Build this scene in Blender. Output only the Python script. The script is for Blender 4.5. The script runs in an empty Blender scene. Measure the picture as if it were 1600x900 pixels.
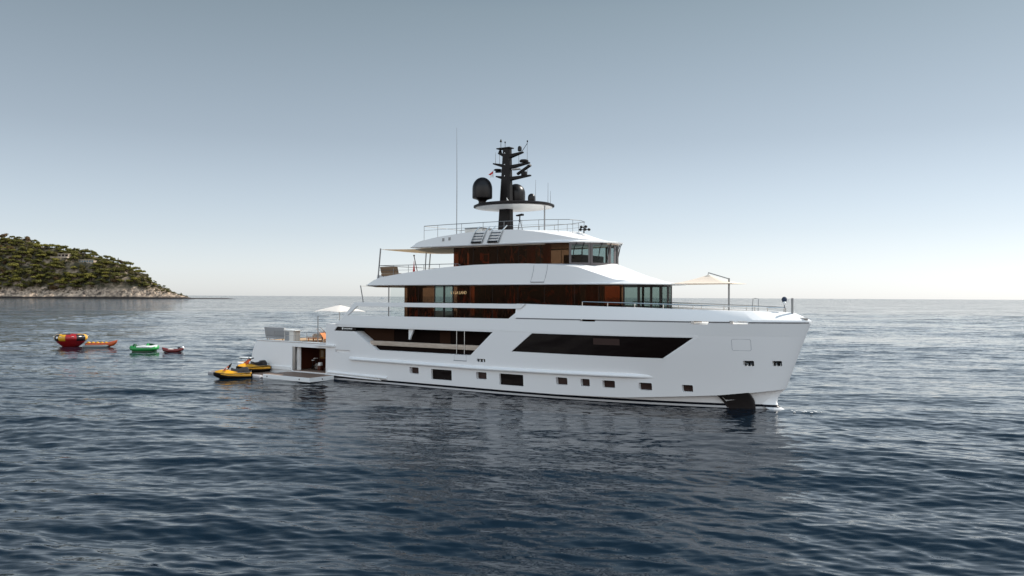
import bpy, bmesh, math, random
import numpy as np
from mathutils import Vector, Matrix
random.seed(7); RNG = np.random.default_rng(7)
R = math.radians
sc = bpy.context.scene
COL = sc.collection

# ------------------------------------------------------------------ camera, sky, sun, exposure
PITCH, ROLL, CAMH = 14.1/1244.0, 0.0052, 7.5
cd = bpy.data.cameras.new('camera'); cam = bpy.data.objects.new('camera', cd); COL.objects.link(cam)
cd.sensor_width = 36.0; cd.lens = 36.0*1244/1600; cd.clip_start = 0.5; cd.clip_end = 80000
_F = Vector((0, math.cos(PITCH), math.sin(PITCH))); _U = Vector((0, -math.sin(PITCH), math.cos(PITCH))); _X = Vector((1, 0, 0))
_r = math.cos(ROLL)*_X + math.sin(ROLL)*_U; _u = -math.sin(ROLL)*_X + math.cos(ROLL)*_U
cam.matrix_world = Matrix(((_r.x, _u.x, -_F.x, 0), (_r.y, _u.y, -_F.y, 0), (_r.z, _u.z, -_F.z, CAMH), (0, 0, 0, 1)))
sc.camera = cam

SUN_AZ, SUN_EL = R(66), R(43)          # azimuth measured from +Y towards +X
world = bpy.data.worlds.new('World'); sc.world = world; world.use_nodes = True
nt = world.node_tree; nt.nodes.clear()
wo = nt.nodes.new('ShaderNodeOutputWorld'); bg = nt.nodes.new('ShaderNodeBackground'); sky = nt.nodes.new('ShaderNodeTexSky')
sky.sky_type = 'NISHITA'; sky.sun_disc = False; sky.sun_elevation = SUN_EL; sky.sun_rotation = SUN_AZ
sky.altitude = 0; sky.air_density = 1.0; sky.dust_density = 0.5; sky.ozone_density = 1.0
hs = nt.nodes.new('ShaderNodeHueSaturation'); hs.inputs['Saturation'].default_value = 0.55; hs.inputs['Value'].default_value = 1.0
gm = nt.nodes.new('ShaderNodeGamma'); gm.inputs[1].default_value = 0.55
tcw = nt.nodes.new('ShaderNodeTexCoord'); sxw = nt.nodes.new('ShaderNodeSeparateXYZ'); rmp = nt.nodes.new('ShaderNodeValToRGB')
# thin summer haze: whiter low down, clear and deeper towards the zenith (position = sine of the elevation)
SKYRAMP = [(0.0, (0.885, 0.925, 0.995)), (0.03, (0.875, 0.92, 0.995)), (0.11, (0.70, 0.76, 0.825)), (0.19, (0.55, 0.61, 0.66)), (0.34, (0.405, 0.475, 0.50)), (0.44, (0.24, 0.315, 0.37)), (0.60, (0.12, 0.185, 0.24)), (1.0, (0.20, 0.27, 0.32))]
el_ = rmp.color_ramp.elements; el_[0].position = 0; el_[0].color = (*SKYRAMP[0][1], 1); el_[1].position = 1; el_[1].color = (*SKYRAMP[-1][1], 1)
for ps_, c_ in SKYRAMP[1:-1]: e_ = el_.new(ps_); e_.color = (*c_, 1)
mlt = nt.nodes.new('ShaderNodeVectorMath'); mlt.operation = 'MULTIPLY'
# added fill for the shaded hull: unseen sky behind the camera brightened and warmed
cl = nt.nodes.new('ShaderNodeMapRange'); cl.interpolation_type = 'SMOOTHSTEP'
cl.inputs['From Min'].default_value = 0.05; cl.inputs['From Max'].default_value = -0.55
SKYGAIN, SKY_FILL = 2.80, (4.35, 3.68, 3.22)
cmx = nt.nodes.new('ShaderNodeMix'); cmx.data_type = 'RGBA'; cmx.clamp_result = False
cmx.inputs['A'].default_value = (SKYGAIN, SKYGAIN, SKYGAIN, 1); cmx.inputs['B'].default_value = (*[SKYGAIN*c_ for c_ in SKY_FILL], 1)
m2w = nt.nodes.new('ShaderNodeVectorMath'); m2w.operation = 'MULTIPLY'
# the added fill is strongest high up
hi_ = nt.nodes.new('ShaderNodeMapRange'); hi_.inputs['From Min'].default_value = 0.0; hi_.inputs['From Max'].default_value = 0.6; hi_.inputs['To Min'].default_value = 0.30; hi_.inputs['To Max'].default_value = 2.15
hs2 = nt.nodes.new('ShaderNodeVectorMath'); hs2.operation = 'SCALE'; hs2.inputs[0].default_value = [SKYGAIN*c_ for c_ in SKY_FILL]
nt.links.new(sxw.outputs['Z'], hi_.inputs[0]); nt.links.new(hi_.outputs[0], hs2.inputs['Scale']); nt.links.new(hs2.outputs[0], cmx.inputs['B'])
Lk = nt.links.new
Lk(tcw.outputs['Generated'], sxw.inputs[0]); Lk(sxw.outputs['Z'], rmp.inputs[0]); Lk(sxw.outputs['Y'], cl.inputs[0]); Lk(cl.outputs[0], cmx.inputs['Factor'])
Lk(sky.outputs[0], hs.inputs['Color']); Lk(hs.outputs[0], gm.inputs[0]); Lk(gm.outputs[0], mlt.inputs[0]); Lk(rmp.outputs[0], mlt.inputs[1])
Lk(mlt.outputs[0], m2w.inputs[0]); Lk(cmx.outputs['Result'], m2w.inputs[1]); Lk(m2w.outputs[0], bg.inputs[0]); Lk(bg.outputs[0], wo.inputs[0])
bg.inputs[1].default_value = 0.1
sd = bpy.data.lights.new('sun', 'SUN'); sun = bpy.data.objects.new('sun', sd); COL.objects.link(sun)
sd.energy = 5.0; sd.angle = R(0.53); sd.color = (1.0, 0.95, 0.87)
S = Vector((math.sin(SUN_AZ)*math.cos(SUN_EL), math.cos(SUN_AZ)*math.cos(SUN_EL), math.sin(SUN_EL)))
sun.rotation_euler = S.to_track_quat('Z', 'Y').to_euler()
sc.view_settings.view_transform = 'Standard'; sc.view_settings.look = 'None'
sc.view_settings.exposure = 0.3; sc.view_settings.gamma = 1.0
sc.cycles.max_bounces = 8; sc.cycles.transparent_max_bounces = 16; sc.cycles.caustics_reflective = False; sc.cycles.caustics_refractive = False
sc.cycles.use_denoising = True

# ------------------------------------------------------------------ ship frame: u forward, v starboard, z up
TH = R(34.2)
ORIGIN = Vector((-16.55, 71.9, 0)) + 4.4*Vector((math.sin(TH), math.cos(TH), 0))
SHIP = Matrix.Translation(ORIGIN) @ Matrix.Rotation(-TH, 4, 'Z')
def P(u, v, z): return (u, -v, z)

# ------------------------------------------------------------------ materials
def mat(name, col, rough=0.5, metal=0.0, spec=0.5, coat=0.0, noise=0.0, nscale=3.0, bump=0.0, bscale=8.0, ior=None, sheen=0.0):
    m = bpy.data.materials.new(name); m.use_nodes = True
    n = m.node_tree.nodes; l = m.node_tree.links; b = n['Principled BSDF']
    b.inputs['Base Color'].default_value = (*col, 1); b.inputs['Roughness'].default_value = rough
    b.inputs['Metallic'].default_value = metal; b.inputs['Specular IOR Level'].default_value = spec
    b.inputs['Coat Weight'].default_value = coat
    if sheen: b.inputs['Sheen Weight'].default_value = sheen
    if ior: b.inputs['IOR'].default_value = ior
    if noise or bump:
        tc = n.new('ShaderNodeTexCoord')
    if noise:
        t = n.new('ShaderNodeTexNoise'); t.inputs['Scale'].default_value = nscale; t.inputs['Detail'].default_value = 6
        l.new(tc.outputs['Object'], t.inputs['Vector'])
        mx = n.new('ShaderNodeMix'); mx.data_type = 'RGBA'
        mx.inputs['A'].default_value = (*[c*(1-noise) for c in col], 1); mx.inputs['B'].default_value = (*[min(1, c*(1+noise)) for c in col], 1)
        l.new(t.outputs['Fac'], mx.inputs['Factor']); l.new(mx.outputs['Result'], b.inputs['Base Color'])
    if bump:
        t2 = n.new('ShaderNodeTexNoise'); t2.inputs['Scale'].default_value = bscale; t2.inputs['Detail'].default_value = 4
        l.new(tc.outputs['Object'], t2.inputs['Vector'])
        bp = n.new('ShaderNodeBump'); bp.inputs['Strength'].default_value = 1.0; bp.inputs['Distance'].default_value = bump
        l.new(t2.outputs['Fac'], bp.inputs['Height']); l.new(bp.outputs[0], b.inputs['Normal'])
    return m

def planks(name, c1, c2, width, axis='Y', rough=0.6):
    """boards running along one axis with thin dark seams"""
    m = mat(name, c1, rough); n = m.node_tree.nodes; l = m.node_tree.links; b = n['Principled BSDF']
    tc = n.new('ShaderNodeTexCoord'); sx = n.new('ShaderNodeSeparateXYZ'); l.new(tc.outputs['Object'], sx.inputs[0])
    mu = n.new('ShaderNodeMath'); mu.operation = 'MULTIPLY'; mu.inputs[1].default_value = 1/width; l.new(sx.outputs[axis], mu.inputs[0])
    fr = n.new('ShaderNodeMath'); fr.operation = 'FRACT'; l.new(mu.outputs[0], fr.inputs[0])
    gt = n.new('ShaderNodeMath'); gt.operation = 'GREATER_THAN'; gt.inputs[1].default_value = 0.9; l.new(fr.outputs[0], gt.inputs[0])
    fl = n.new('ShaderNodeMath'); fl.operation = 'FLOOR'; l.new(mu.outputs[0], fl.inputs[0])
    wn = n.new('ShaderNodeTexWhiteNoise'); wn.noise_dimensions = '1D'; l.new(fl.outputs[0], wn.inputs['W'])
    a = n.new('ShaderNodeMix'); a.data_type = 'RGBA'; a.inputs['A'].default_value = (*c1, 1); a.inputs['B'].default_value = (*c2, 1)
    l.new(wn.outputs['Value'], a.inputs['Factor'])
    d = n.new('ShaderNodeMix'); d.data_type = 'RGBA'; d.inputs['B'].default_value = (*[c*0.25 for c in c1], 1)
    l.new(a.outputs['Result'], d.inputs['A']); l.new(gt.outputs[0], d.inputs['Factor']); l.new(d.outputs['Result'], b.inputs['Base Color'])
    return m

def grain_or_reflections(name, c1, c2, scale=(2.0, 2.0, 0.4), rough=0.4, lo=.47, hi=.60):
    m = mat(name, c1, rough); n = m.node_tree.nodes; l = m.node_tree.links; b = n['Principled BSDF']
    tc = n.new('ShaderNodeTexCoord'); mp = n.new('ShaderNodeMapping'); mp.inputs['Scale'].default_value = scale; l.new(tc.outputs['Object'], mp.inputs[0])
    t = n.new('ShaderNodeTexNoise'); t.inputs['Scale'].default_value = 2.2; t.inputs['Detail'].default_value = 7; t.inputs['Distortion'].default_value = 1.6
    l.new(mp.outputs[0], t.inputs['Vector'])
    cr = n.new('ShaderNodeValToRGB'); cr.color_ramp.elements[0].position = lo; cr.color_ramp.elements[1].position = hi
    cr.color_ramp.elements[0].color = (*c1, 1); cr.color_ramp.elements[1].color = (*c2, 1)
    l.new(t.outputs['Fac'], cr.inputs[0]); l.new(cr.outputs[0], b.inputs['Base Color'])
    return m

def glass(name, tint, refl=1.0, rough=0.02):
    m = bpy.data.materials.new(name); m.use_nodes = True; n = m.node_tree.nodes; l = m.node_tree.links; n.clear()
    o = n.new('ShaderNodeOutputMaterial'); mx = n.new('ShaderNodeMixShader'); tr = n.new('ShaderNodeBsdfTransparent'); gl = n.new('ShaderNodeBsdfGlossy')
    tr.inputs[0].default_value = (*tint, 1); gl.inputs['Roughness'].default_value = rough
    gl.inputs[0].default_value = (*refl, 1)
    fr = n.new('ShaderNodeFresnel'); fr.inputs[0].default_value = 1.5
    ge = n.new('ShaderNodeNewGeometry'); sb_ = n.new('ShaderNodeMath'); sb_.operation = 'SUBTRACT'; sb_.inputs[0].default_value = 1; l.new(ge.outputs['Backfacing'], sb_.inputs[1])
    mm_ = n.new('ShaderNodeMath'); mm_.operation = 'MULTIPLY'; l.new(fr.outputs[0], mm_.inputs[0]); l.new(sb_.outputs[0], mm_.inputs[1])
    l.new(mm_.outputs[0], mx.inputs[0]); l.new(tr.outputs[0], mx.inputs[1]); l.new(gl.outputs[0], mx.inputs[2]); l.new(mx.outputs[0], o.inputs[0])
    return m

M = {}
M['white'] = mat('white_gelcoat', (0.82, 0.815, 0.81), 0.3, spec=0.25, noise=0.015, nscale=0.6, bump=0.004, bscale=0.7)
M['white2'] = mat('white_paint', (0.80, 0.80, 0.79), 0.4)
def hull_mat():
    m = mat('hull_gelcoat', (0.80, 0.79, 0.785), 0.35, spec=0.15, bump=0.012, bscale=0.5); n = m.node_tree.nodes; l = m.node_tree.links; b = n['Principled BSDF']
    tc = n.new('ShaderNodeTexCoord'); sx = n.new('ShaderNodeSeparateXYZ'); l.new(tc.outputs['Object'], sx.inputs[0])
    mr = n.new('ShaderNodeMapRange'); mr.inputs['From Min'].default_value = -0.5; mr.inputs['From Max'].default_value = 1.5; l.new(sx.outputs['Z'], mr.inputs[0])
    cr = n.new('ShaderNodeValToRGB'); cr.color_ramp.interpolation = 'CONSTANT'; e = cr.color_ramp.elements
    def pos(z): return (z+0.5)/2.0
    e[0].position = 0; e[0].color = (0.012, 0.014, 0.02, 1); e[1].position = pos(0.03); e[1].color = (0.62, 0.62, 0.63, 1)
    x = e.new(pos(0.17)); x.color = (0.008, 0.009, 0.014, 1); x = e.new(pos(0.335)); x.color = (0.80, 0.79, 0.785, 1)
    l.new(mr.outputs[0], cr.inputs[0]); l.new(cr.outputs[0], b.inputs['Base Color']); return m
M['hull'] = hull_mat()
M['seam'] = mat('seam_grey', (0.22, 0.23, 0.25), 0.5)
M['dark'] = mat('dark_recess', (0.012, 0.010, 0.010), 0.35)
M['black'] = mat('black_paint', (0.008, 0.006, 0.006), 0.45, spec=0.2)
M['blackg'] = mat('black_dome', (0.010, 0.008, 0.008), 0.34, spec=0.3)
M['dglass'] = mat('dark_glass', (0.007, 0.004, 0.0035), 0.05, spec=0.12)
M['shade'] = mat('deep_tinted_glass', (0.012, 0.008, 0.007), 0.35, spec=0.0)
M['duskwood'] = mat('dusky_curtain', (0.035, 0.018, 0.012), 0.8, spec=0.0)
M['pglass'] = mat('porthole_glass', (0.045, 0.026, 0.022), 0.1, spec=0.2)
M['bglass'] = glass('bronze_glass', (0.52, 0.34, 0.25), (0.16, 0.11, 0.08))
M['gglass'] = glass('grey_glass', (0.66, 0.72, 0.71), (.2, .2, .2))
M['wglass'] = glass('pilot_glass', (0.74, 0.79, 0.79), (.25, .25, .25))
M['clear'] = glass('clear_glass', (0.90, 0.93, 0.93), (.5, .5, .5))
M['steel'] = mat('stainless_steel', (0.62, 0.62, 0.61), 0.18, metal=1.0)
M['steel2'] = mat('brushed_steel', (0.36, 0.35, 0.34), 0.38, metal=1.0, bump=0.01, bscale=5)
M['greyrail'] = mat('grey_metal', (0.23, 0.235, 0.24), 0.35, metal=0.6)
M['anchor'] = mat('dark_steel_plate', (0.032, 0.026, 0.025), 0.45, metal=0.2, noise=0.3, nscale=4)
M['anchorg'] = mat('galvanised_anchor', (.50, .48, .46), .5, metal=.2, noise=.15, nscale=5)
M['teak'] = planks('teak_deck', (0.42, 0.27, 0.15), (0.52, 0.34, 0.19), 0.11)
M['teakg'] = planks('weathered_teak', (0.23, 0.15, 0.11), (0.29, 0.195, 0.145), 0.11)
M['cap'] = grain_or_reflections('pale_wood_cap', (0.42, 0.33, 0.26), (0.52, 0.43, 0.35), (0.3, 3, 3), 0.45)
M['wood'] = grain_or_reflections('walnut_with_reflections', (0.006, 0.003, 0.002), (0.22, 0.09, 0.045), (0.5, 0.5, 0.2), lo=.54, hi=.64)  # amber blotches painted in for reflections on the saloon glass
M['amber_refl'] = grain_or_reflections('amber_reflection_panel', (0.008, 0.004, 0.002), (0.95, 0.46, 0.23), (0.45, 0.45, 0.6), lo=.53, hi=.64)  # mostly black, with the glass's amber reflections painted as swirls
M['curtain'] = grain_or_reflections('bronze_curtain_reflections', (0.05, 0.022, 0.012), (0.85, 0.44, 0.25), (1.2, 1.2, 0.3), 0.8, lo=.5, hi=.62)  # bright copper patches in the cloth imitate reflections on the panes
M['sheer'] = mat('white_curtain', (0.72, 0.70, 0.68), 0.9)
M['gold'] = mat('gold_letters', (0.95, 0.62, 0.30), 0.3, metal=0.4)
M['goldfabric'] = mat('gilded_panel', (0.35, 0.20, 0.07), 0.5, noise=0.6, nscale=6)
M['frame'] = mat('bronze_frame', (0.012, 0.008, 0.007), 0.4, spec=0.2)
M['greyframe'] = mat('grey_window_frame', (0.10, 0.085, 0.085), 0.4)
def cloth(name, col):
    m = mat(name, col, .85); n = m.node_tree.nodes; l = m.node_tree.links; b = n['Principled BSDF']; o = n['Material Output']
    t = n.new('ShaderNodeBsdfTranslucent'); t.inputs[0].default_value = (*col, 1); mx = n.new('ShaderNodeMixShader'); mx.inputs[0].default_value = .45
    l.new(b.outputs[0], mx.inputs[1]); l.new(t.outputs[0], mx.inputs[2]); l.new(mx.outputs[0], o.inputs[0]); return m
M['canvas'] = cloth('sand_canvas', (0.76, 0.66, 0.52)); M['cream'] = mat('cream_canvas', (0.70, 0.60, 0.50), .9)
M['wcanvas'] = cloth('white_canvas', (0.90, 0.88, 0.85))
M['gfabric'] = mat('grey_cushion', (0.33, 0.33, 0.335), 0.9, noise=0.12, nscale=9)
M['lfabric'] = mat('cream_cushion', (0.74, 0.70, 0.64), 0.9, noise=0.06, nscale=9)
M['wicker'] = mat('brown_wicker', (0.22, 0.14, 0.08), 0.8, noise=0.4, nscale=14)
M['orange'] = mat('terracotta_cushion', (0.55, 0.20, 0.07), 0.85, noise=0.2, nscale=8)
M['brownw'] = mat('mahogany', (0.075, 0.022, 0.012), 0.4, spec=0.25)
M['redf'] = mat('red_flag', (0.60, 0.03, 0.03), 0.8)
M['navy'] = mat('navy_fabric', (0.02, 0.035, 0.07), 0.8)
M['tred'] = mat('red_vinyl', (0.30, 0.012, 0.014), 0.28)
M['tmar'] = mat('maroon_vinyl', (0.13, 0.016, 0.014), 0.32)
M['tyel'] = mat('yellow_vinyl', (0.64, 0.33, 0.02), 0.28)
M['tblk'] = mat('black_vinyl', (0.015, 0.012, 0.014), 0.25)
M['twht'] = mat('white_vinyl', (0.82, 0.82, 0.80), 0.3)
M['torg'] = mat('orange_vinyl', (0.50, 0.085, 0.015), 0.3)
M['tgry'] = mat('grey_vinyl', (0.16, 0.17, 0.17), 0.35)
M['tgrn'] = mat('green_vinyl', (0.025, 0.26, 0.06), 0.3)
M['tdgr'] = mat('dark_green_vinyl', (0.008, 0.05, 0.015), 0.35)
M['jyel'] = mat('yellow_gelcoat', (0.70, 0.34, 0.02), 0.25, coat=0.3)
M['dockg'] = mat('grey_dock', (0.40, 0.39, 0.40), 0.6, noise=0.1, nscale=4)
M['brd'] = mat('board_edge', (0.03, 0.05, 0.06), 0.4)

# ------------------------------------------------------------------ mesh builder
class MB:
    def __init__(s): s.v = []; s.f = []; s.m = []
    def add(s, vs, fs, mi=0):
        o = len(s.v); s.v += [tuple(x) for x in vs]
        for f in fs: s.f.append(tuple(i+o for i in f)); s.m.append(mi)
        return s
    def box(s, a0, a1, b0, b1, c0, c1, mi=0):
        vs = [(x, y, z) for x in (a0, a1) for y in (b0, b1) for z in (c0, c1)]
        return s.add(vs, [(0, 1, 3, 2), (4, 6, 7, 5), (0, 4, 5, 1), (2, 3, 7, 6), (0, 2, 6, 4), (1, 5, 7, 3)], mi)
    def prism(s, poly, d0, d1, mi=0, axes='uz'):
        """poly in (u,z) extruded along v, or in (u,v) along z, or (v,z) along u; d0/d1 may be functions of the point"""
        n = len(poly); f0 = d0 if callable(d0) else (lambda p: d0); f1 = d1 if callable(d1) else (lambda p: d1)
        def mk(p, d): return {'uz': (p[0], d, p[1]), 'uv': (p[0], p[1], d), 'vz': (d, p[0], p[1])}[axes]
        vs = [mk(p, f0(p)) for p in poly]+[mk(p, f1(p)) for p in poly]
        return s.add(vs, [tuple(range(n)), tuple(range(2*n-1, n-1, -1))]+[(i, i+n, (i+1) % n+n, (i+1) % n) for i in range(n)], mi)
    def loft(s, rings, closed=True, caps=True, mi=0):
        n = len(rings[0]); vs = [p for r in rings for p in r]; fs = []
        for k in range(len(rings)-1):
            for i in range(n if closed else n-1):
                j = (i+1) % n; fs.append((k*n+i, k*n+j, (k+1)*n+j, (k+1)*n+i))
        if caps: fs += [tuple(range(n))[::-1], tuple(range((len(rings)-1)*n, len(rings)*n))]
        return s.add(vs, fs, mi)
    def tube(s, pts, r, seg=8, mi=0, closed=False):
        pts = [Vector(p) for p in pts]; rs = r if hasattr(r, '__len__') else [r]*len(pts); rings = []
        for i, p in enumerate(pts):
            a = pts[(i-1) % len(pts)] if (i or closed) else p; b = pts[(i+1) % len(pts)] if (i < len(pts)-1 or closed) else p
            t = (b-a); t = t.normalized() if t.length > 1e-9 else Vector((0, 0, 1))
            up = Vector((0, 0, 1)) if abs(t.z) < 0.95 else Vector((1, 0, 0))
            x = t.cross(up).normalized(); y = x.cross(t).normalized()
            rings.append([p+rs[i]*(math.cos(2*math.pi*k/seg)*x+math.sin(2*math.pi*k/seg)*y) for k in range(seg)])
        if closed: rings.append(rings[0])
        return s.loft(rings, True, not closed, mi)
    def lathe(s, prof, c=(0, 0, 0), seg=20, mi=0, sx=1.0, sy=1.0, mis=None):
        vs = []; fs = []; n = len(prof); mm = []
        for k in range(seg):
            a = 2*math.pi*k/seg
            for r, z in prof: vs.append((c[0]+r*math.cos(a)*sx, c[1]+r*math.sin(a)*sy, c[2]+z))
        for k in range(seg):
            q = (k+1) % seg
            for i in range(n-1): fs.append((k*n+i, q*n+i, q*n+i+1, k*n+i+1))
        o = len(s.f); s.add(vs, fs, mi)
        if mis:
            for k in range(seg):
                for i in range(n-1): s.m[o+k*(n-1)+i] = mis(k, i)
        return s
    def ell(s, c, r, seg=14, rng=8, mi=0):
        prof = [(max(1e-4, math.sin(math.pi*i/rng)), -math.cos(math.pi*i/rng)) for i in range(rng+1)]
        vs = []; n = rng+1; fs = []
        for k in range(seg):
            a = 2*math.pi*k/seg
            for p, z in prof: vs.append((c[0]+r[0]*p*math.cos(a), c[1]+r[1]*p*math.sin(a), c[2]+r[2]*z))
        for k in range(seg):
            q = (k+1) % seg
            for i in range(rng): fs.append((k*n+i, q*n+i, q*n+i+1, k*n+i+1))
        return s.add(vs, fs, mi)
    def mesh(s, name, mats, ship=False, smooth=35, bevel=0, weld=True):
        me = bpy.data.meshes.new(name)
        vs = [(x, -y, z) for x, y, z in s.v] if ship else s.v
        me.from_pydata(vs, [], s.f); me.update()
        for i, p in enumerate(me.polygons): p.material_index = s.m[i]
        for m in mats: me.materials.append(m)
        bm = bmesh.new(); bm.from_mesh(me)
        if weld: bmesh.ops.remove_doubles(bm, verts=bm.verts, dist=1e-4)
        bmesh.ops.recalc_face_normals(bm, faces=bm.faces)
        if bevel:
            es = [e for e in bm.edges if len(e.link_faces) == 2 and e.calc_face_angle(0) > R(40)]
            bmesh.ops.bevel(bm, geom=es, offset=bevel, segments=2, affect='EDGES', profile=0.6)
        bm.to_mesh(me); bm.free()
        if smooth:
            me.shade_smooth(); me.set_sharp_from_angle(angle=R(smooth))
        return me
    def obj(s, name, mats, parent=None, ship=True, **k):
        if not isinstance(mats, (list, tuple)): mats = [mats]
        o = bpy.data.objects.new(name, s.mesh(name, mats, ship=ship, **k)); COL.objects.link(o)
        if parent is not None: o.parent = parent
        return o

def tag(o, label, cat, group=None):
    o['label'] = label; o['category'] = cat
    if group: o['group'] = group
    return o
def thing(name, label, cat, loc=None, rotz=0.0, group=None, shipframe=True):
    """an Empty at the thing's base; in the ship frame its children keep ship coordinates relative to loc"""
    o = bpy.data.objects.new(name, None); o.empty_display_size = 0.3; COL.objects.link(o)
    if shipframe:
        u, v, z = loc or (0, 0, 0)
        o.matrix_world = SHIP @ Matrix.Translation(P(u, v, z)) @ Matrix.Rotation(rotz, 4, 'Z')
    else:
        o.matrix_world = Matrix.Translation(loc) @ Matrix.Rotation(rotz, 4, 'Z')
    return tag(o, label, cat, group)
def structure(o): o['kind'] = 'structure'; return o
def copy_thing(src, group=None):
    r = src.copy(); COL.objects.link(r)
    for ch in src.children:
        c = ch.copy(); COL.objects.link(c); c.parent = r
        for g in ch.children:
            d = g.copy(); COL.objects.link(d); d.parent = c
    if group: r['group'] = group
    return r

# ------------------------------------------------------------------ water: one sheet out past the horizon with real waves
RIP = (0.38, 0.30, 0.17)
WAVE = 0.0132
def build_water():
    ang = np.concatenate([np.linspace(-R(180), -R(42), 70, endpoint=False), np.linspace(-R(42), R(42), 760, endpoint=False), np.linspace(R(42), R(180), 70, endpoint=False)])
    rad = [0.0]; r = 14.0
    rr = [2, 6, 10]
    while r < 420: rr.append(r); r *= (1.0038 if r < 95 else 1.0060)
    while r < 60000: rr.append(r); r *= 1.10
    rad = np.array(rr); na, nr = len(ang), len(rad)
    A, Rr = np.meshgrid(ang, rad); X = Rr*np.sin(A); Y = Rr*np.cos(A)
    Z = np.zeros_like(X); DX = np.zeros_like(X); DY = np.zeros_like(X)
    rg = np.random.default_rng(3)
    main = R(256)   # direction the chop travels (from +X, ccw): towards the camera's left
    comps = []
    for i in range(150):
        lam = 0.34*(8.0/0.34)**rg.random()
        th = main + rg.normal(0, R(19)) + (R(-36) if rg.random() < 0.3 else 0)
        slope_ = WAVE*(0.6+0.8*rg.random())*min(1.0, (1.1/lam))**0.55
        comps.append((lam, th, slope_*lam/6.283))
    for lam, th, amp in ((14, R(240), .045), (19, R(228), .05), (9, R(266), .032), (26, R(205), .05), (6.2, R(236), .024), (4.6, R(270), .016)): comps.append((lam, th, amp))
    for lam, th, amp in comps:
        k = 2*math.pi/lam; cx, cy = math.cos(th), math.sin(th); ph = rg.random()*6.283
        fade = np.clip((lam/np.maximum(Rr*0.0040, 1e-3)-2.2)/2.0, 0, 1)      # waves finer than the sheet's own mesh go to the bump below
        a = amp*fade; p = k*(X*cx+Y*cy)+ph; sn, cs = np.sin(p), np.cos(p)
        Z += a*cs; DX -= 0.75*a*cx*sn; DY -= 0.75*a*cy*sn
    # gusts: patches of calmer and rougher water
    g = 0
    for lam, th in ((60, .4), (95, 1.3), (43, 2.2), (150, 2.8)): g = g+np.sin(2*math.pi/lam*(X*math.cos(th)+Y*math.sin(th))+lam)
    gust = np.clip(1.0+0.26*g, .35, 2)
    far = np.clip((900-Rr)/600, 0, 1)
    Z *= gust*far; X = X+DX*gust*far; Y = Y+DY*gust*far
    co = np.stack([X, Y, Z], -1).reshape(-1, 3)
    i = np.arange(nr-1)[:, None]; j = np.arange(na)[None, :]; j2 = (j+1) % na
    f = np.stack([i*na+j, i*na+j2, (i+1)*na+j2, (i+1)*na+j], -1).reshape(-1, 4)[:, ::-1]
    me = bpy.data.meshes.new('sea'); me.vertices.add(len(co)+1); me.vertices.foreach_set('co', np.concatenate([co, [[0, 0, 0]]]).astype(np.float32).ravel())
    fan = np.array([[len(co), (q+1) % na, q] for q in range(na)])
    nl = len(f)*4+len(fan)*3; me.loops.add(nl); me.polygons.add(len(f)+len(fan))
    me.loops.foreach_set('vertex_index', np.concatenate([f.ravel(), fan.ravel()]).astype(np.int32))
    me.polygons.foreach_set('loop_start', np.concatenate([np.arange(len(f))*4, len(f)*4+np.arange(len(fan))*3]).astype(np.int32))
    me.polygons.foreach_set('use_smooth', np.ones(len(f)+len(fan), dtype=bool))
    me.update(calc_edges=True); me.validate()
    if me.polygons[len(f)//2].normal.z < 0: me.flip_normals()
    o = bpy.data.objects.new('sea', me); COL.objects.link(o); structure(o)
    m = bpy.data.materials.new('sea_water'); m.use_nodes = True; n = m.node_tree.nodes; l = m.node_tree.links; b = n['Principled BSDF']
    b.inputs['Base Color'].default_value = (0.004, 0.011, 0.020, 1); b.inputs['Roughness'].default_value = 0.05; b.inputs['IOR'].default_value = 1.25
    tc = n.new('ShaderNodeTexCoord')
    def noise(scale, sx, sy, detail, rot=0.0):
        mp = n.new('ShaderNodeMapping'); mp.inputs['Scale'].default_value = (sx, sy, 1); mp.inputs['Rotation'].default_value = (0, 0, rot)
        l.new(tc.outputs['Object'], mp.inputs[0])
        t = n.new('ShaderNodeTexNoise'); t.inputs['Scale'].default_value = scale; t.inputs['Detail'].default_value = detail; t.inputs['Roughness'].default_value = 0.55
        l.new(mp.outputs[0], t.inputs['Vector']); return t
    def slope(t, k):
        sb_ = n.new('ShaderNodeVectorMath'); sb_.operation = 'SUBTRACT'; sb_.inputs[1].default_value = (.5, .5, .5); l.new(t.outputs['Color'], sb_.inputs[0])
        ml = n.new('ShaderNodeVectorMath'); ml.operation = 'MULTIPLY'; ml.inputs[1].default_value = (k, k, 0); l.new(sb_.outputs[0], ml.inputs[0]); return ml.outputs[0]
    # rougher open water outside the sheltered bay (distance from the bay's middle, in world metres)
    ln = n.new('ShaderNodeVectorMath'); ln.operation = 'LENGTH'; l.new(tc.outputs['Object'], ln.inputs[0])
    rough_ = n.new('ShaderNodeMapRange'); rough_.inputs['From Min'].default_value = 70; rough_.inputs['From Max'].default_value = 500; rough_.inputs['To Min'].default_value = 1.0; rough_.inputs['To Max'].default_value = 3.4; l.new(ln.outputs['Value'], rough_.inputs[0])
    geo = n.new('ShaderNodeNewGeometry'); acc = geo.outputs['Normal']
    # ripples, chop and wind streaks finer or farther than the modelled waves, as surface slopes in world metres
    for args, k in (((2.8, 0.45, 1.9, 5.0, 0.10), RIP[0]), ((0.7, 0.35, 2.0, 3.0, -0.10), RIP[1]), ((0.07, 0.35, 2.0, 4.0, 0.08), RIP[2])):
        ad = n.new('ShaderNodeVectorMath'); ad.operation = 'ADD'; l.new(acc, ad.inputs[0]); sc_ = n.new('ShaderNodeVectorMath'); sc_.operation = 'SCALE'; l.new(slope(noise(*args), k), sc_.inputs[0]); l.new(rough_.outputs[0], sc_.inputs['Scale']); l.new(sc_.outputs[0], ad.inputs[1]); acc = ad.outputs[0]
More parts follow.
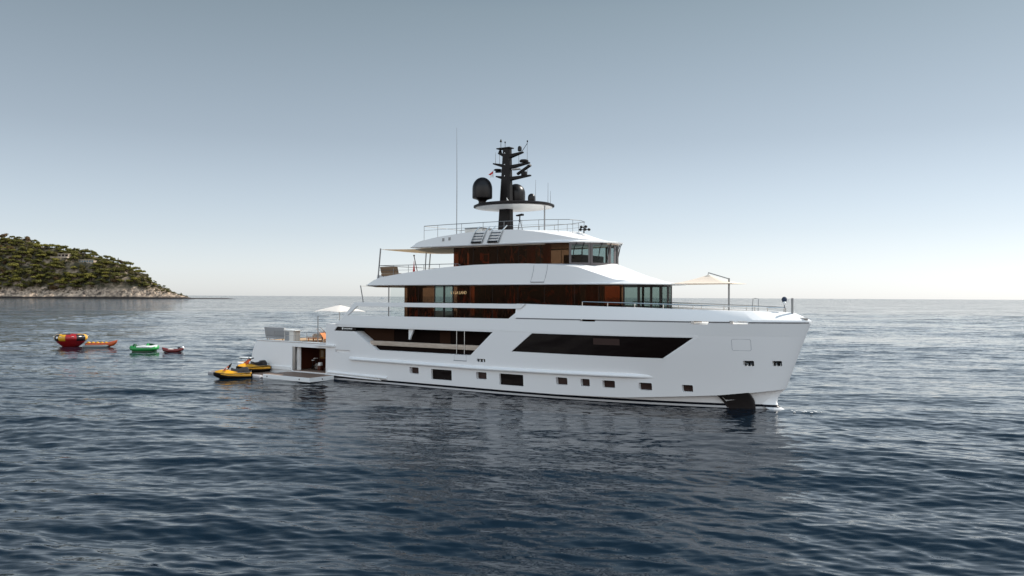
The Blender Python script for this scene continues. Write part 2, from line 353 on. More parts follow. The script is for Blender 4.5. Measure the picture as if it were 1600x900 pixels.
    nm = n.new('ShaderNodeVectorMath'); nm.operation = 'NORMALIZE'; l.new(acc, nm.inputs[0]); l.new(nm.outputs[0], b.inputs['Normal'])
    me.materials.append(m)
build_water()

# ------------------------------------------------------------------ the yacht
UA = -0.3
def ic(x, pts):
    xs, ys = zip(*pts); return float(np.interp(x, xs, ys))
def bo(u, bmax, t0, ue, p, q):
    uk = UA+(ue-UA)*t0; s = min(1.0, max(0.0, (u-uk)/(ue-uk)))
    return bmax*(max(0.0, 1-s**p))**q*(1-0.03*min(1, max(0, (6-u)/8))**2)
ZC = [(0, .36), (24, .36), (29, .45), (35.45, .93), (37.3, 1.15), (39.27, 1.42)]
RINGS = [(3.6, .4, 37.6, 2.2, 1.0, -1.2), (4.22, .42, 38.45, 2.2, .85, 0.0), (4.26, .44, 38.7, 2.2, .8, 'cl'), (4.36, .46, 39.27, 2.2, .7, 'c'),
         (4.44, .50, 39.56, 2.3, .72, 2.2), (4.5, .56, 40.02, 2.4, .74, 3.5), (4.52, .6, 40.56, 2.5, .78, 5.0), (4.52, .62, 40.9, 2.6, .78, 5.95)]
def rz(k, u):
    z = RINGS[k][5]
    return ic(u, ZC) if z == 'c' else (ic(u, ZC)-.02 if z == 'cl' else z)
def hb(u, z):
    return float(np.interp(z, [rz(k, u) for k in range(len(RINGS))], [bo(u, *q[:5]) for q in RINGS]))
def uz_range(poly, u):
    """lowest and highest z of a convex polygon at u"""
    zs = []
    n = len(poly)
    for i in range(n):
        (a, za), (b, zb) = poly[i], poly[(i+1) % n]
        if abs(a-b) < 1e-9:
            if abs(u-a) < 1e-6: zs += [za, zb]
        elif min(a, b)-1e-9 <= u <= max(a, b)+1e-9: zs.append(za+(zb-za)*(u-a)/(b-a))
    return (min(zs), max(zs)) if zs else None
def skin_panel(mb, poly, off_in, off_out, step=0.45, mi=0, back=None):
    """a slab that follows the hull side inside a convex (u,z) outline"""
    us = sorted(set([p[0] for p in poly])); u0, u1 = us[0], us[-1]
    k = max(1, int((u1-u0)/step)); us = sorted(set([round(x, 4) for x in us]+[round(u0+(u1-u0)*i/k, 4) for i in range(k+1)]))
    rings = []
    for u in us:
        lo, hi = uz_range(poly, min(max(u, u0), u1))
        if hi-lo < 0.012: m_ = (hi+lo)/2; lo, hi = m_-.006, m_+.006
        md = (lo+hi)/2
        vi = [back if back is not None else hb(u, z)+off_in for z in (lo, md, hi)]; vo = [hb(u, z)+off_out for z in (lo, md, hi)]
        rings.append([(u, vi[0], lo), (u, vi[1], md), (u, vi[2], hi), (u, vo[2], hi), (u, vo[1], md), (u, vo[0], lo)])
    mb.loft(rings, True, True, mi); return mb
def rrect(u0, u1, z0, z1, r, n=4):
    out = []
    for cx, cz, a0 in ((u1-r, z1-r, 0), (u0+r, z1-r, 90), (u0+r, z0+r, 180), (u1-r, z0+r, 270)):
        for i in range(n+1):
            a = R(a0+90*i/n); out.append((cx+r*math.cos(a), cz+r*math.sin(a)))
    return out
def mirror(mb):
    o = MB(); o.v = list(mb.v)+[(x, -y, z) for x, y, z in mb.v]; n = len(mb.v)
    o.f = list(mb.f)+[tuple(i+n for i in f[::-1]) for f in mb.f]; o.m = list(mb.m)*2; return o
def boolean(ob, cutter_mb, smooth=30):
    cm = cutter_mb.mesh('cutter', [M['dark']], ship=True, smooth=0); c = bpy.data.objects.new('cutter', cm); COL.objects.link(c)
    c.matrix_world = ob.matrix_world
    md = ob.modifiers.new('b', 'BOOLEAN'); md.operation = 'DIFFERENCE'; md.object = c; md.solver = 'EXACT'
    c.parent = ob.parent
    bpy.context.view_layer.update(); dg = bpy.context.evaluated_depsgraph_get()
    me = bpy.data.meshes.new_from_object(ob.evaluated_get(dg)); ob.modifiers.clear(); old = ob.data; ob.data = me
    bpy.data.objects.remove(c); bpy.data.meshes.remove(cm); bpy.data.meshes.remove(old)
    if smooth: me.shade_smooth(); me.set_sharp_from_angle(angle=R(smooth))

yacht = thing('motor_yacht', 'long white four-deck motor yacht with black mast anchored in the bay', 'yacht')
ST = [UA+(1-(1-i/110)**1.5)*1.0*(41.2-UA) for i in range(111)]
def side_ring(k, ue):
    """one closed waterline of the hull at ring k"""
    q = RINGS[k]; n = 96; out = []
    us = [UA+(q[2]-UA)*(1-(1-i/n)**1.7) for i in range(n+1)]
    st = [(u, bo(u, *q[:5]), rz(k, u)) for u in us]
    return st+[(u, -v, z) for u, v, z in st[-2::-1]]
hull_mb = MB().loft([side_ring(k, 0) for k in range(7)], True, True)
hull = hull_mb.obj('hull', M['hull'], yacht, smooth=28)
ports = [(9.74, 10.72, 1.10, 1.63), (16.65, 17.66, 1.07, 1.62), (23.86, 24.80, 1.09, 1.63), (25.85, 26.56, 1.10, 1.63), (27.52, 28.46, 1.09, 1.61), (30.16, 31.08, 1.06, 1.58), (33.08, 33.80, 1.09, 1.56)]
bigs = [(12.08, 14.20, .76, 1.60), (18.88, 21.06, .76, 1.63)]
moors = [(37.02, 37.66, 2.98, 3.34), (38.68, 39.22, 2.99, 3.35)]
FW = [(20.05, 3.37), (21.90, 4.80), (34.09, 4.82), (32.02, 3.35)]
MAINW = [(0.78, 4.41), (1.16, 4.78), (18.31, 4.79), (16.12, 2.89), (6.02, 2.88), (3.42, 4.41)]
cut = MB()
for p in ports: skin_panel(cut, rrect(*p, .07), -.38, .6)
for p in bigs: skin_panel(cut, rrect(*p, .05), -.22, .6)
for p in moors: skin_panel(cut, rrect(*p, .06), -.45, .8, step=.1)
skin_panel(cut, FW, -.13, .7)
skin_panel(cut, [(.92, 2.47), (2.78, 2.47), (2.78, 2.72), (.92, 2.72)], -.18, .5)
skin_panel(cut, rrect(16.74, 17.56, 2.41, 2.66, .04), -.22, .5)
cut.prism(MAINW, 3.35, 5.2)
boolean(hull, mirror(cut))

for side in (1, -1):
    S_ = lambda mb: mb if side == 1 else (setattr(mb, 'v', [(x, -y, z) for x, y, z in mb.v]) or mb)
    for p in ports:
        fr = S_(skin_panel(MB(), rrect(p[0]-.05, p[1]+.05, p[2]-.05, p[3]+.05, .11), -.37, -.355)).obj('porthole', M['frame'], yacht)
        S_(skin_panel(MB(), rrect(*p, .06), -.352, -.335)).obj('pane', M['pglass'], fr)
    for p in bigs:
        S_(skin_panel(MB(), rrect(p[0]-.03, p[1]+.03, p[2]-.03, p[3]+.03, .05), -.216, -.19)).obj('hull_window', M['dglass'], yacht)
    for p in moors:
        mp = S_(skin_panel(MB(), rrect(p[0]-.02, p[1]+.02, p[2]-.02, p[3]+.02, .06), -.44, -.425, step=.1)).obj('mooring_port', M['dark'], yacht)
        for du in (.2, .42):
            b_ = MB(); u_ = p[0]+du; v_ = hb(u_, 3.1)-.2
            b_.lathe([(.001, 0), (.06, 0), (.055, .16), (.08, .2), (.001, .22)], (u_, v_, p[2]+.005), 10); S_(b_).obj('bollard', M['steel'], mp)
    w = S_(skin_panel(MB(), FW, -.125, -.075)).obj('bow_window', M['dglass'], yacht)
    S_(skin_panel(MB(), [(34.07, 4.79), (34.45, 4.83), (32.35, 3.36), (32.04, 3.38)], -.06, .012, .3)).obj('window_bevel', M['white'], w)
    S_(skin_panel(MB(), [(27.0, 4.15), (27.0, 4.60), (29.0, 4.60), (29.0, 4.15)], -.074, -.071)).obj('window_blind', M['pglass'], w)
    # the deep aft window band with its cap rail
    aw = S_(MB().box(0.9, 18.2, 3.36, 3.40, 2.75, 4.85)).obj('saloon_window', M['shade'], yacht)
    S_(MB().box(5.05, 17.0, 3.95, 4.25, 3.28, 3.66)).obj('bulwark_cap', M['cap'], yacht, bevel=.02)
    S_(MB().box(5.6, 16.9, 4.0, 4.05, 2.85, 3.28)).obj('bulwark_glass', M['shade'], yacht)
    g = MB()
    for u_ in (14.62, 15.40): g.tube([(u_, 4.3, 2.9), (u_, 4.3, 4.80)], .028)
    S_(g).obj('gate_post', M['steel'], yacht)
    S_(MB().prism([(9.5, 4.80), (10.05, 4.80), (9.62, 3.9), (9.5, 3.9)], 4.12, 4.28)).obj('window_strut', M['white2'], yacht)
    for x0, x1 in ((3.6, 7.1), (12.2, 13.3)):
        S_(MB().box(x0, x1, 3.41, 3.46, 3.5, 4.75)).obj('window_curtain', M['duskwood'], aw)
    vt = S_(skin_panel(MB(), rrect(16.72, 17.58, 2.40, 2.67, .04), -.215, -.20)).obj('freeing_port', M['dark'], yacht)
    for u_ in (17.0, 17.32): S_(MB().lathe([(.001, 0), (.05, 0), (.05, .2), (.001, .2)], (u_, hb(17, 2.5)-.1, 2.415), 8)).obj('bollard', M['white2'], vt)
    # rub rail along the side
    r_ = MB(); rings = []
    for i in range(60):
        u_ = 2.63+(31.4-2.63)*i/59; e = min(1, (31.45-u_)/1.7, (u_-2.6)/.15); zc = ic(u_, [(2.6, 1.98), (16.5, 1.90), (31.4, 2.02)])
        h0 = hb(u_, zc)-.05; k = .30*max(.05, e)
        rings.append([(u_, h0, zc+.20), (u_, h0+k*.65, zc+.15), (u_, h0+k, zc+.02), (u_, h0+k*.92, zc-.06), (u_, h0, zc-.15)])
    S_(r_.loft(rings, True, True)).obj('rub_rail', M['white'], yacht, smooth=40)
    for z_, h_, u1_ in ((.66, .13, 7.2), (.44, .09, 6.4)):
        q = MB(); rings = []
        for i in range(12):
            u_ = -.1+(u1_+.1)*i/11; zz = z_-.018*u_; h0 = hb(u_, zz)-.04; rings.append([(u_, h0+.22*math.cos(a), zz+h_*math.sin(a)) for a in [R(-90+180*j/8) for j in range(9)]])
        S_(q.loft(rings, True, True)).obj('fender_rail', M['white'], yacht, smooth=50)
    # thin outlines of flush hatches and shell seams
    def outline(poly, t, name, off=.004):
        o_ = MB(); n_ = len(poly)
        for i in range(n_):
            (a, b), (c, d) = poly[i], poly[(i+1) % n_]; k = max(1, int(math.hypot(c-a, d-b)/.5)); pts = []
            for j in range(k+1):
                u_, z_ = a+(c-a)*j/k, b+(d-b)*j/k; pts.append((u_, hb(u_, z_)+off-t*.5, z_))
            o_.tube(pts, t, 6)
        return S_(o_).obj(name, M['seam'], yacht, weld=False)
    outline(rrect(36.44, 37.56, 4.02, 4.78, .1), .010, 'hatch_outline')
    outline([(14.5, 2.42), (15.7, 2.42), (15.7, 2.9), (14.5, 2.9)], .008, 'gate_outline')
    s_ = MB(); s_.tube([(u_, hb(u_, 2.42)+.0, 2.42) for u_ in np.linspace(14.45, 15.75, 5)], .03, 6); S_(s_).obj('gate_sill', M['seam'], yacht)
    kn = MB(); rings = []
    for u_ in np.linspace(.9, 34.4, 100):
        h0 = hb(u_, 4.93); rings.append([(u_, h0-.02, 4.96), (u_, h0+.014, 4.955), (u_, h0+.014, 4.905), (u_, h0-.02, 4.90)])
    S_(kn.loft(rings, True, True)).obj('knuckle_moulding', M['white'], yacht, smooth=0)
    # anchor pocket: stainless plate and the anchor below it
    ap = S_(skin_panel(MB(), [(35.30, .92), (37.20, 1.17), (37.40, .55), (37.46, -.35), (35.85, -.35), (35.6, .3)], -.14, .055, .25)).obj('anchor_plate', M['anchor'], yacht)
    S_(skin_panel(MB(), [(35.50, .84), (37.02, 1.04), (36.96, .78), (35.74, .52)], .02, .26, .2)).obj('anchor', M['anchorg'], ap)
    for i in range(9):
        u_ = 35.72+.18*i; z_ = .48+.05*i*.55; S_(MB().ell((u_, hb(u_, z_)+.06, z_), (.025, .025, .025), 6, 4)).obj('bolt', M['steel'], ap)

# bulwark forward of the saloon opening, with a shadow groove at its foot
def bul_ring(off, z, ue_shift, u0, zf=None, ri=7):
    q = RINGS[ri]; n = 84; out = []
    us = [u0+(q[2]+ue_shift-u0)*(1-(1-i/n)**1.8) for i in range(n+1)]
    for u in us:
        uu = u*(q[2])/(q[2]+ue_shift) if ue_shift else u
        b = max(0.0, bo(min(uu, q[2]), *q[:5])+off*min(1, (q[2]+ue_shift-u)/.6)); out.append((u, b, zf(u) if zf else z))
    return out+[(u, -v, z_) for u, v, z_ in out[-2::-1]]
TOPZ = [(0, 6.97), (21, 6.98), (30.6, 6.80), (35.3, 6.68), (38, 6.62), (39.8, 6.52)]
def topz(u): return ic(u, TOPZ)
U0 = 20.4
bw = MB()
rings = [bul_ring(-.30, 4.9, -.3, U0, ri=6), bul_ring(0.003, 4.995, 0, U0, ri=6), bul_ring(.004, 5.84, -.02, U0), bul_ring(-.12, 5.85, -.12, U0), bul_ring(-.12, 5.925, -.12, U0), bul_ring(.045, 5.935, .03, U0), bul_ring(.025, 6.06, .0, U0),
         bul_ring(-.14, 0, -1.0, U0, lambda u: topz(u)), bul_ring(-.20, 0, -1.1, U0, lambda u: topz(u)+.02), bul_ring(-.34, 0, -1.3, U0, lambda u: topz(u)), bul_ring(-.34, 5.1, -1.6, U0)]
rings.append(rings[0])
bw.loft(rings, False, False)
n_ = len(rings[0])
bw.f.append(tuple(k*n_ for k in range(len(rings)-1))); bw.m.append(0); bw.f.append(tuple(k*n_+n_-1 for k in range(len(rings)-1))[::-1]); bw.m.append(0)
ng = (n_-1)
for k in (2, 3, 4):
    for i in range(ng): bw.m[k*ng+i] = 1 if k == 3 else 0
bulwark = bw.obj('bulwark', [M['white'], M['seam']], yacht, smooth=30)
cb = MB()
for a, b, z0, z1 in ((26.0, 27.2, 5.78, 5.93), (34.0, 35.1, 5.73, 5.955), (36.4, 37.48, 5.77, 5.99)):
    cb.add([(a, hb(a, 5.9)-1.1, z0), (b, hb(b, 5.9)-1.1, z0), (b, hb(b, 5.9)+.5, z0), (a, hb(a, 5.9)+.5, z0), (a, hb(a, 5.9)-1.1, z1), (b, hb(b, 5.9)-1.1, z1), (b, hb(b, 5.9)+.5, z1), (a, hb(a, 5.9)+.5, z1)],
           [(0, 1, 2, 3), (7, 6, 5, 4), (0, 4, 5, 1), (1, 5, 6, 2), (2, 6, 7, 3), (3, 7, 4, 0)])
boolean(bulwark, mirror(cb))
# aft bulwark with the long slot and its raking tail
for side in (1, -1):
    bm_ = MB(); v0, v1 = 4.40, 4.53
    if side < 0: v0, v1 = -v0, -v1
    bm_.prism([(0.80, 4.80), (2.20, 5.80), (19.75, 5.82), (20.9, 6.62), (20.9, 4.97), (1.0, 4.97)][:0] or [(0.92, 4.97), (2.30, 5.79), (19.78, 5.85), (20.42, 6.30), (20.42, 4.97)], v0, v1)
    o1 = bm_.obj('aft_bulwark', M['white'], yacht, smooth=0, bevel=.012)
    be = MB(); be.prism([(1.75, 5.45), (3.36, 6.96), (3.85, 6.96), (3.72, 6.62), (2.45, 5.72), (2.30, 5.79)], v0, v1)
    be.obj('raked_strut', M['white'], yacht, smooth=0, bevel=.012)
    be = MB(); be.prism([(3.40, 6.62), (3.55, 6.97), (21.3, 6.98), (20.9, 6.62)], v0+.01*side, v1+.012*side)
    be.obj('rail_beam', M['white'], yacht, smooth=0, bevel=.015)
# stem casting and bulb
sb = MB(); prof = [(1.41, 39.22, .05), (1.1, 38.92, .12), (.8, 38.76, .17), (.5, 38.70, .22), (.25, 38.80, .27), (.08, 39.1, .30), (-.05, 39.55, .27), (-.16, 40.0, .2), (-.3, 40.25, .1)]
sb.loft([[(u-.9, w*1.15+.18, z), (u-.12, w, z), (u, 0, z), (u-.12, -w, z), (u-.9, -w*1.15-.18, z)] for z, u, w in prof], True, True)
sb.obj('stem_casting', M['hull'], yacht, smooth=50)

# decks
def deck_outline(z, inset, ue, u0, n=60):
    us = [u0+(ue-u0)*(1-(1-i/n)**1.6) for i in range(n+1)]
    st = [(u, max(0.0, hb(min(u*40.5/ue if u > 30 else u, 40.5), z)-inset)) for u in us]; st[-1] = (ue, 0.0)
    return st+[(u, -v) for u, v in st[-2::-1]]
MB().prism(deck_outline(4.9, .42, 39.2, .9), 5.004, 5.05, axes='uv').obj('upper_deck', M['teak'], yacht, smooth=0)
MB().prism(deck_outline(5.9, .40, 39.0, 26.0), 5.40, 5.74, axes='uv').obj('foredeck', M['white2'], yacht, smooth=0)
# aft body with the beach club
ab = MB(); prof = [(-11.15, .55), (-11.25, 1.0), (-11.22, 1.6), (-11.05, 2.2), (-10.7, 2.8), (-10.35, 3.12)]
def ab_ring(z, u0):
    b = 4.30; c = .55
    st = [(u0+c*(1-math.cos(R(a))), b-c*(1-math.sin(R(a))), z) for a in range(0, 91, 15)]+[(-.31, b, z)]
    return st[::1]+[(u, -v, z_) for u, v, z_ in st[::-1]]
ab.loft([ab_ring(z, u) for u, z in [(-10.6, -.8), (-10.7, .5)]+prof], True, True)
aft = ab.obj('aft_hull', M['white'], yacht, smooth=30)
cc = MB(); cc.box(-4.95, -.42, 1.0, 5.2, .50, 2.75); boolean(aft, cc)
bc = MB(); bc.box(-4.9, -.45, 1.02, 4.2, .505, .55); bc.obj('club_floor', M['teakg'], yacht, smooth=0)
bc = MB(); bc.box(-4.84, -.52, 1.01, 1.05, .56, 2.74); bc.obj('club_wall', M['brownw'], yacht, smooth=0)
bc = MB(); bc.box(-.50, -.44, 1.02, 4.24, .56, 2.74); bc.obj('club_panel', M['brownw'], yacht, smooth=0)
bc = MB(); bc.box(-4.93, -4.86, 1.06, 3.9, .56, 2.74); bc.obj('club_panel', M['brownw'], yacht, smooth=0)
bc = MB(); bc.box(-4.94, -4.62, 4.02, 4.26, .56, 2.74); bc.obj('door_jamb', M['steel2'], yacht, smooth=0)
cu = MB(); pts = []
for i in range(40):
    t = i/39; u_ = -4.58+.42*t; v_ = 4.0+.05*math.sin(t*30); pts.append((u_, v_))
cu.loft([[(u_-(.12*(1-zz)*(1 if zz < 1 else 0)), v_, .56+2.16*zz) for u_, v_ in pts]+[(u_, v_-.03, .56+2.16*zz) for u_, v_ in pts[::-1]] for zz in (0, .3, .6, 1)], True, True)
cu.obj('door_curtain', M['sheer'], yacht, smooth=60)
pf = MB(); pf.box(-4.75, -4.1, 1.055, 1.08, 1.45, 2.4); pf.obj('picture_frame', M['goldfabric'], yacht, smooth=0)
MB().box(-4.62, -4.25, 1.085, 1.09, 1.6, 2.25).obj('picture', M['canvas'], yacht, smooth=0)
# swim platform round the stern, deck on top, fold-down terrace
sp = MB(); sp.prism([(-13.4, -4.1), (-13.6, -3.6), (-13.6, 3.6), (-13.4, 4.1), (-12.8, 4.42), (-5.05, 4.42), (-5.05, 4.2), (-11.0, 4.0), (-11.0, -4.0), (-5.05, -4.2), (-5.05, -4.42), (-12.8, -4.42)], .52, .86, axes='uv')
sp.obj('swim_platform', M['white2'], yacht, smooth=0, bevel=.03)
MB().box(-13.4, -11.3, -3.9, 3.9, .864, .88).obj('platform_deck', M['teak'], yacht, smooth=0)
ft = MB(); ft.box(-5.2, 1.0, 4.62, 7.45, .02, .40); t_ = ft.obj('terrace', M['white2'], yacht, smooth=0, bevel=.03)
MB().box(-5.1, .9, 4.66, 7.36, .404, .42).obj('terrace_deck', M['teakg'], t_, smooth=0)
MB().box(-4.9, -.5, 4.33, 4.61, .30, .42).obj('terrace_hinge', M['steel2'], yacht, smooth=0)
for u_, v_ in ((-4.6, 7.46), (-.3, 7.46), (1.01, 6.0)): MB().ell((u_, v_, .22), (.06, .05, .06), 8, 6).obj('terrace_fitting', M['black'], t_)
MB().box(-10.3, -.35, -4.15, 4.15, 3.124, 3.15).obj('aft_deck', M['teak'], yacht, smooth=0)
coam = MB()
for s_ in (1, -1): coam.box(-10.2, -.4, s_*4.08 if s_ > 0 else -4.28, s_*4.28 if s_ > 0 else -4.08, 3.155, 3.26)
coam.obj('deck_coaming', M['white2'], yacht, smooth=0, bevel=.02)
MB().box(-.34, -.06, -4.3, 4.3, 3.15, 4.95).obj('aft_bulkhead', M['white2'], yacht, smooth=0)
MB().box(-.40, -.35, -3.0, 3.0, 3.18, 4.75).obj('aft_door', M['dglass'], yacht, smooth=0)
wh_ = MB(); wh_.box(-1.55, .95, 4.40, 4.62, 2.96, 3.12); wh_.obj('boarding_arm', M['white2'], yacht, smooth=0, bevel=.03)
ps = MB(); ps.tube([(-1.58, 4.2, 3.1), (-1.6, 4.2, 5.66)], .045); ps.tube([(-1.6, 4.2, 5.66), (-.2, 4.2, 5.70)], .02)
for u_ in (-7.6, -6.1, -4.6, -3.1): ps.tube([(u_, 4.18, 3.25), (u_, 4.18, 4.15)], .025)
ps.tube([(-7.6, 4.18, 4.13), (-1.6, 4.18, 4.13)], .012); ps.tube([(-7.6, 4.18, 3.75), (-1.6, 4.18, 3.75)], .008)
ps.obj('aft_railing', M['greyrail'], yacht, weld=False)

# small builder's mark on the aft end of the window band
mk = MB(); mk.prism([(1.78+.10*math.cos(a), 4.63+.10*math.sin(a)) for a in [i*math.pi/6 for i in range(12)]], 4.36, 4.372)
x = 1.96
for w_ in (.10, .05, .12, .09, .11, .07, .12, .10, .11):
    mk.box(x, x+w_*.75, 4.36, 4.372, 4.57, 4.68); x += w_+.02
mo = MB(); mo.box(.85, 3.42, 4.335, 4.355, 4.40, 4.80)
mpn = mo.obj('name_board', M['dglass'], yacht, smooth=0); mk.obj('mark', M['twht'], mpn, smooth=0)

# ---- roofs: shells with a crease that starts as a side wall and melts into a raked brow
def outline_ring(u0, uk, ue, w, p, q, zf, n=70, aftround=.25):
    us = [u0+(ue-u0)*(1-(1-i/n)**1.9) for i in range(n+1)]; st = []
    for u in us:
        s = min(1, max(0, (u-uk)/(ue-uk))); b = w*max(0, 1-s**p)**q
        st.append((u, b, zf(u)))
    return st+[(u, -v, z) for u, v, z in st[-2::-1]]
def shell(name, rings, parent, capz=None):
    mb = MB(); mb.loft(rings, False, False); n = len(rings[0])
    mb.f.append(tuple(range(n))); mb.m.append(0)                                   # underside
    L = len(rings)-1; mb.f.append(tuple(range(L*n, L*n+n))[::-1]); mb.m.append(0)   # deck on top
    mb.f.append(tuple(k*n for k in range(L+1))+tuple(k*n+n-1 for k in range(L, -1, -1))); mb.m.append(0)
    return mb.obj(name, M['white'], parent, smooth=32)
zc1 = [(4.4, 8.50), (4.55, 8.54), (5.55, 9.06), (7.0, 9.27), (9, 9.50), (11, 9.71), (13.3, 9.90), (16, 10.03), (18.4, 10.07), (21, 10.05), (23.5, 9.94), (25.5, 9.72), (27, 9.22), (28.2, 8.80), (29.5, 8.70), (31.4, 8.55)]
zb1 = [(0, 10.0), (24, 10.08), (26.5, 10.02), (27.7, 9.72), (29, 9.33), (30.1, 8.93), (30.9, 8.62)]
r1 = [outline_ring(4.40, 25, 32.0, 4.12, 2, .5, lambda u: 8.44), outline_ring(4.40, 25, 32.02, 4.15, 2, .5, lambda u: 8.50),
      outline_ring(4.42, 24.5, 31.75, 4.13, 2, .56, lambda u: ic(u, [(0, 8.505), (24, 8.51), (27, 8.58), (29.5, 8.70), (31.7, 8.53)])),
      outline_ring(4.46, 24.6, 31.5, 4.08, 2.0, .54, lambda u: ic(u, zc1)),
      outline_ring(4.70, 23.5, 30.8, 3.72, 2.0, .58, lambda u: ic(u, zc1)+.22*max(0, ic(u, zb1)-ic(u, zc1)) if u > 20 else ic(u, zc1)),
      outline_ring(4.75, 22.0, 29.5, 3.30, 2.0, .62, lambda u: (ic(u, zc1)-.35*min(1, max(0, (22-u)/3)) if u < 22 else ic(u, zc1)+.55*max(0, ic(u, zb1)-ic(u, zc1)))),
      outline_ring(4.80, 20.0, 26.6, 3.20, 2.0, .6, lambda u: 9.35 if u < 14 else 10.06)]
shell('boat_deck_shell', r1, yacht)
zc2 = [(9.2, 11.68), (9.9, 12.10), (12, 12.42), (14.6, 12.65), (18, 12.77), (20, 12.70), (22, 12.43), (23.4, 12.17), (24.6, 11.92), (25.6, 11.80), (26.4, 11.75)]
zb2 = [(0, 12.8), (19, 12.82), (21.5, 12.78), (23.4, 12.62), (24.2, 12.40), (25.1, 12.10), (25.9, 11.85), (26.6, 11.70)]
r2 = [outline_ring(9.15, 20, 26.9, 3.72, 2, .5, lambda u: 11.60), outline_ring(9.15, 20, 26.95, 3.76, 2, .5, lambda u: 11.68),
      outline_ring(9.17, 19.6, 26.7, 3.74, 2, .56, lambda u: ic(u, [(0, 11.685), (21, 11.70), (23, 11.80), (24.8, 11.84), (26.6, 11.71)])),
      outline_ring(9.22, 20.0, 26.6, 3.68, 2.0, .53, lambda u: ic(u, zc2)),
      outline_ring(9.45, 19.4, 26.1, 3.20, 2.0, .60, lambda u: ic(u, zc2)+.15*max(0, ic(u, zb2)-ic(u, zc2)) if u > 18 else ic(u, zc2)),
      outline_ring(9.6, 18.5, 25.1, 2.5, 2.0, .65, lambda u: (ic(u, zc2) if u < 18 else ic(u, zc2)+.6*max(0, ic(u, zb2)-ic(u, zc2)))),
      outline_ring(9.8, 17.0, 23.6, 1.6, 2.0, .7, lambda u: max(ic(u, zc2), ic(u, zb2)) if u > 17 else ic(u, zc2)-.03)]
roof = shell('wheelhouse_roof', r2, yacht)
# pale wood lip under the wheelhouse roof
def ring_strip(u0, uk, ue, w, p, q, z0, z1, t=.05, n=60):
    a = outline_ring(u0, uk, ue, w, p, q, lambda u: z0, n); b = [(x, y, z1) for x, y, z in a]
    c = outline_ring(u0+.01, uk, ue-t, w-t, p, q, lambda u: z1, n); d = [(x, y, z0) for x, y, z in c]
    mb = MB(); mb.loft([a, b, c, d, a], False, False); k = len(a)
    for e in (0, k-1): mb.f.append((e, e+k, e+2*k, e+3*k)); mb.m.append(0)
    return mb
ring_strip(11.2, 19.8, 26.6, 3.50, 2, .5, 11.50, 11.597).obj('roof_soffit', M['cap'], yacht, smooth=30)

# ---- glazed houses
def house(u0, uk, ue, w, p, q, z0, z1, panes, n=120, t=.03):
    """vertical glass wall round a rounded-nose plan, split into panes; returns [(bounds, mesh builder)]"""
    st = []
    us = [u0+(ue-u0)*(1-(1-i/n)**1.9) for i in range(n+1)]
    for u in us:
        s = min(1, max(0, (u-uk)/(ue-uk))); st.append((u, w*max(0, 1-s**p)**q))
    path = st+[(u, -v) for u, v in st[-2::-1]]
    L = [0]
    for a, b in zip(path, path[1:]): L.append(L[-1]+math.dist(a, b))
    def at(s):
        s = min(max(s, 0), L[-1]); i = max(0, min(len(L)-2, int(np.searchsorted(L, s))-1)); f = (s-L[i])/max(1e-9, L[i+1]-L[i])
        x = path[i][0]+(path[i+1][0]-path[i][0])*f; y = path[i][1]+(path[i+1][1]-path[i][1])*f
        tx, ty = path[i+1][0]-path[i][0], path[i+1][1]-path[i][1]; d = math.hypot(tx, ty) or 1
        return x, y, ty/d*-1, tx/d     # point and outward-left normal
    def seg(s0, s1, zz0, zz1, off, th):
        k = max(1, int((s1-s0)/.18)); ring = []
        for i in range(k+1):
            x, y, nx, ny = at(s0+(s1-s0)*i/k); ring.append([(x+nx*o, y+ny*o, z) for o, z in ((off, zz0), (off+th, zz0), (off+th, zz1), (off, zz1))])
        return MB().loft(ring, True, True)
    return L[-1], seg, at
def glaze(u0, uk, ue, w, p, q, z0, z1, cuts, mats, name, post=.03, postmat=None, frames=None, portclear=99):
    total, seg, at = house(u0, uk, ue, w, p, q, z0, z1, None); cuts = list(cuts); cuts[-1] = total/2
    for (a, b), mm in zip(zip(cuts, cuts[1:]), mats):
        for mir in (0, 1):
            s0, s1 = (a, b) if not mir else (total-b, total-a)
            if mir and a > portclear and mm == 'bglass': mm = 'gglass'
            o = seg(s0+post/2, s1-post/2, z0, z1, 0, .02).obj(name, M[mm], yacht, smooth=30, weld=False)
            if frames and mm in frames:
                fw = frames[mm]; fr = MB()
                for x0, x1, y0, y1 in ((s0+post/2, s0+fw, z0, z1), (s1-fw, s1-post/2, z0, z1), (s0+fw, s1-fw, z0, z0+fw*1.2), (s0+fw, s1-fw, z1-fw, z1)):
                    q_ = seg(x0, x1, y0, y1, .021, .03); fr.add(q_.v, q_.f)
                fr.obj('frame', M['frame'] if z0 < 8 else M['greyframe'], o, smooth=30, weld=False)
            pm = seg(s0-post/2, s0+post/2, z0, z1, -.01, .035)
            pm.obj('mullion', M[postmat or 'frame'], o, smooth=30, weld=False)
    return total
# upper deck saloon: side length 19 m, then the curved front
T1 = glaze(8.5, 27.3, 30.75, 3.70, 2, .5, 5.06, 8.43, [0, 1.55, 3.3, 4.35, 5.3, 7.0, 9.2, 11.6, 14.0, 16.6, 18.6, 20.4, 21.5, 22.5, 23.4, 99], ['bglass', 'bglass', 'gglass', 'gglass']+['bglass']*7+['gglass']*4, 'saloon_glass', frames={'gglass': .10}, portclear=15)
T2 = glaze(13.45, 22.2, 26.45, 3.25, 2.2, .5, 9.9, 11.62, [0, 2.0, 4.4, 6.4, 8.4, 10.75, 12.35, 14.0, 99], ['bglass']*5+['wglass']*3, 'wheelhouse_glass', frames={'wglass': .17}, portclear=4)
MB().prism([(x, y) for x, y, z in outline_ring(13.4, 22.0, 25.9, 2.6, 2.2, .5, lambda u: 0)], 9.92, 9.98, axes='uv').obj('wheelhouse_floor', M['brownw'], yacht, smooth=0)
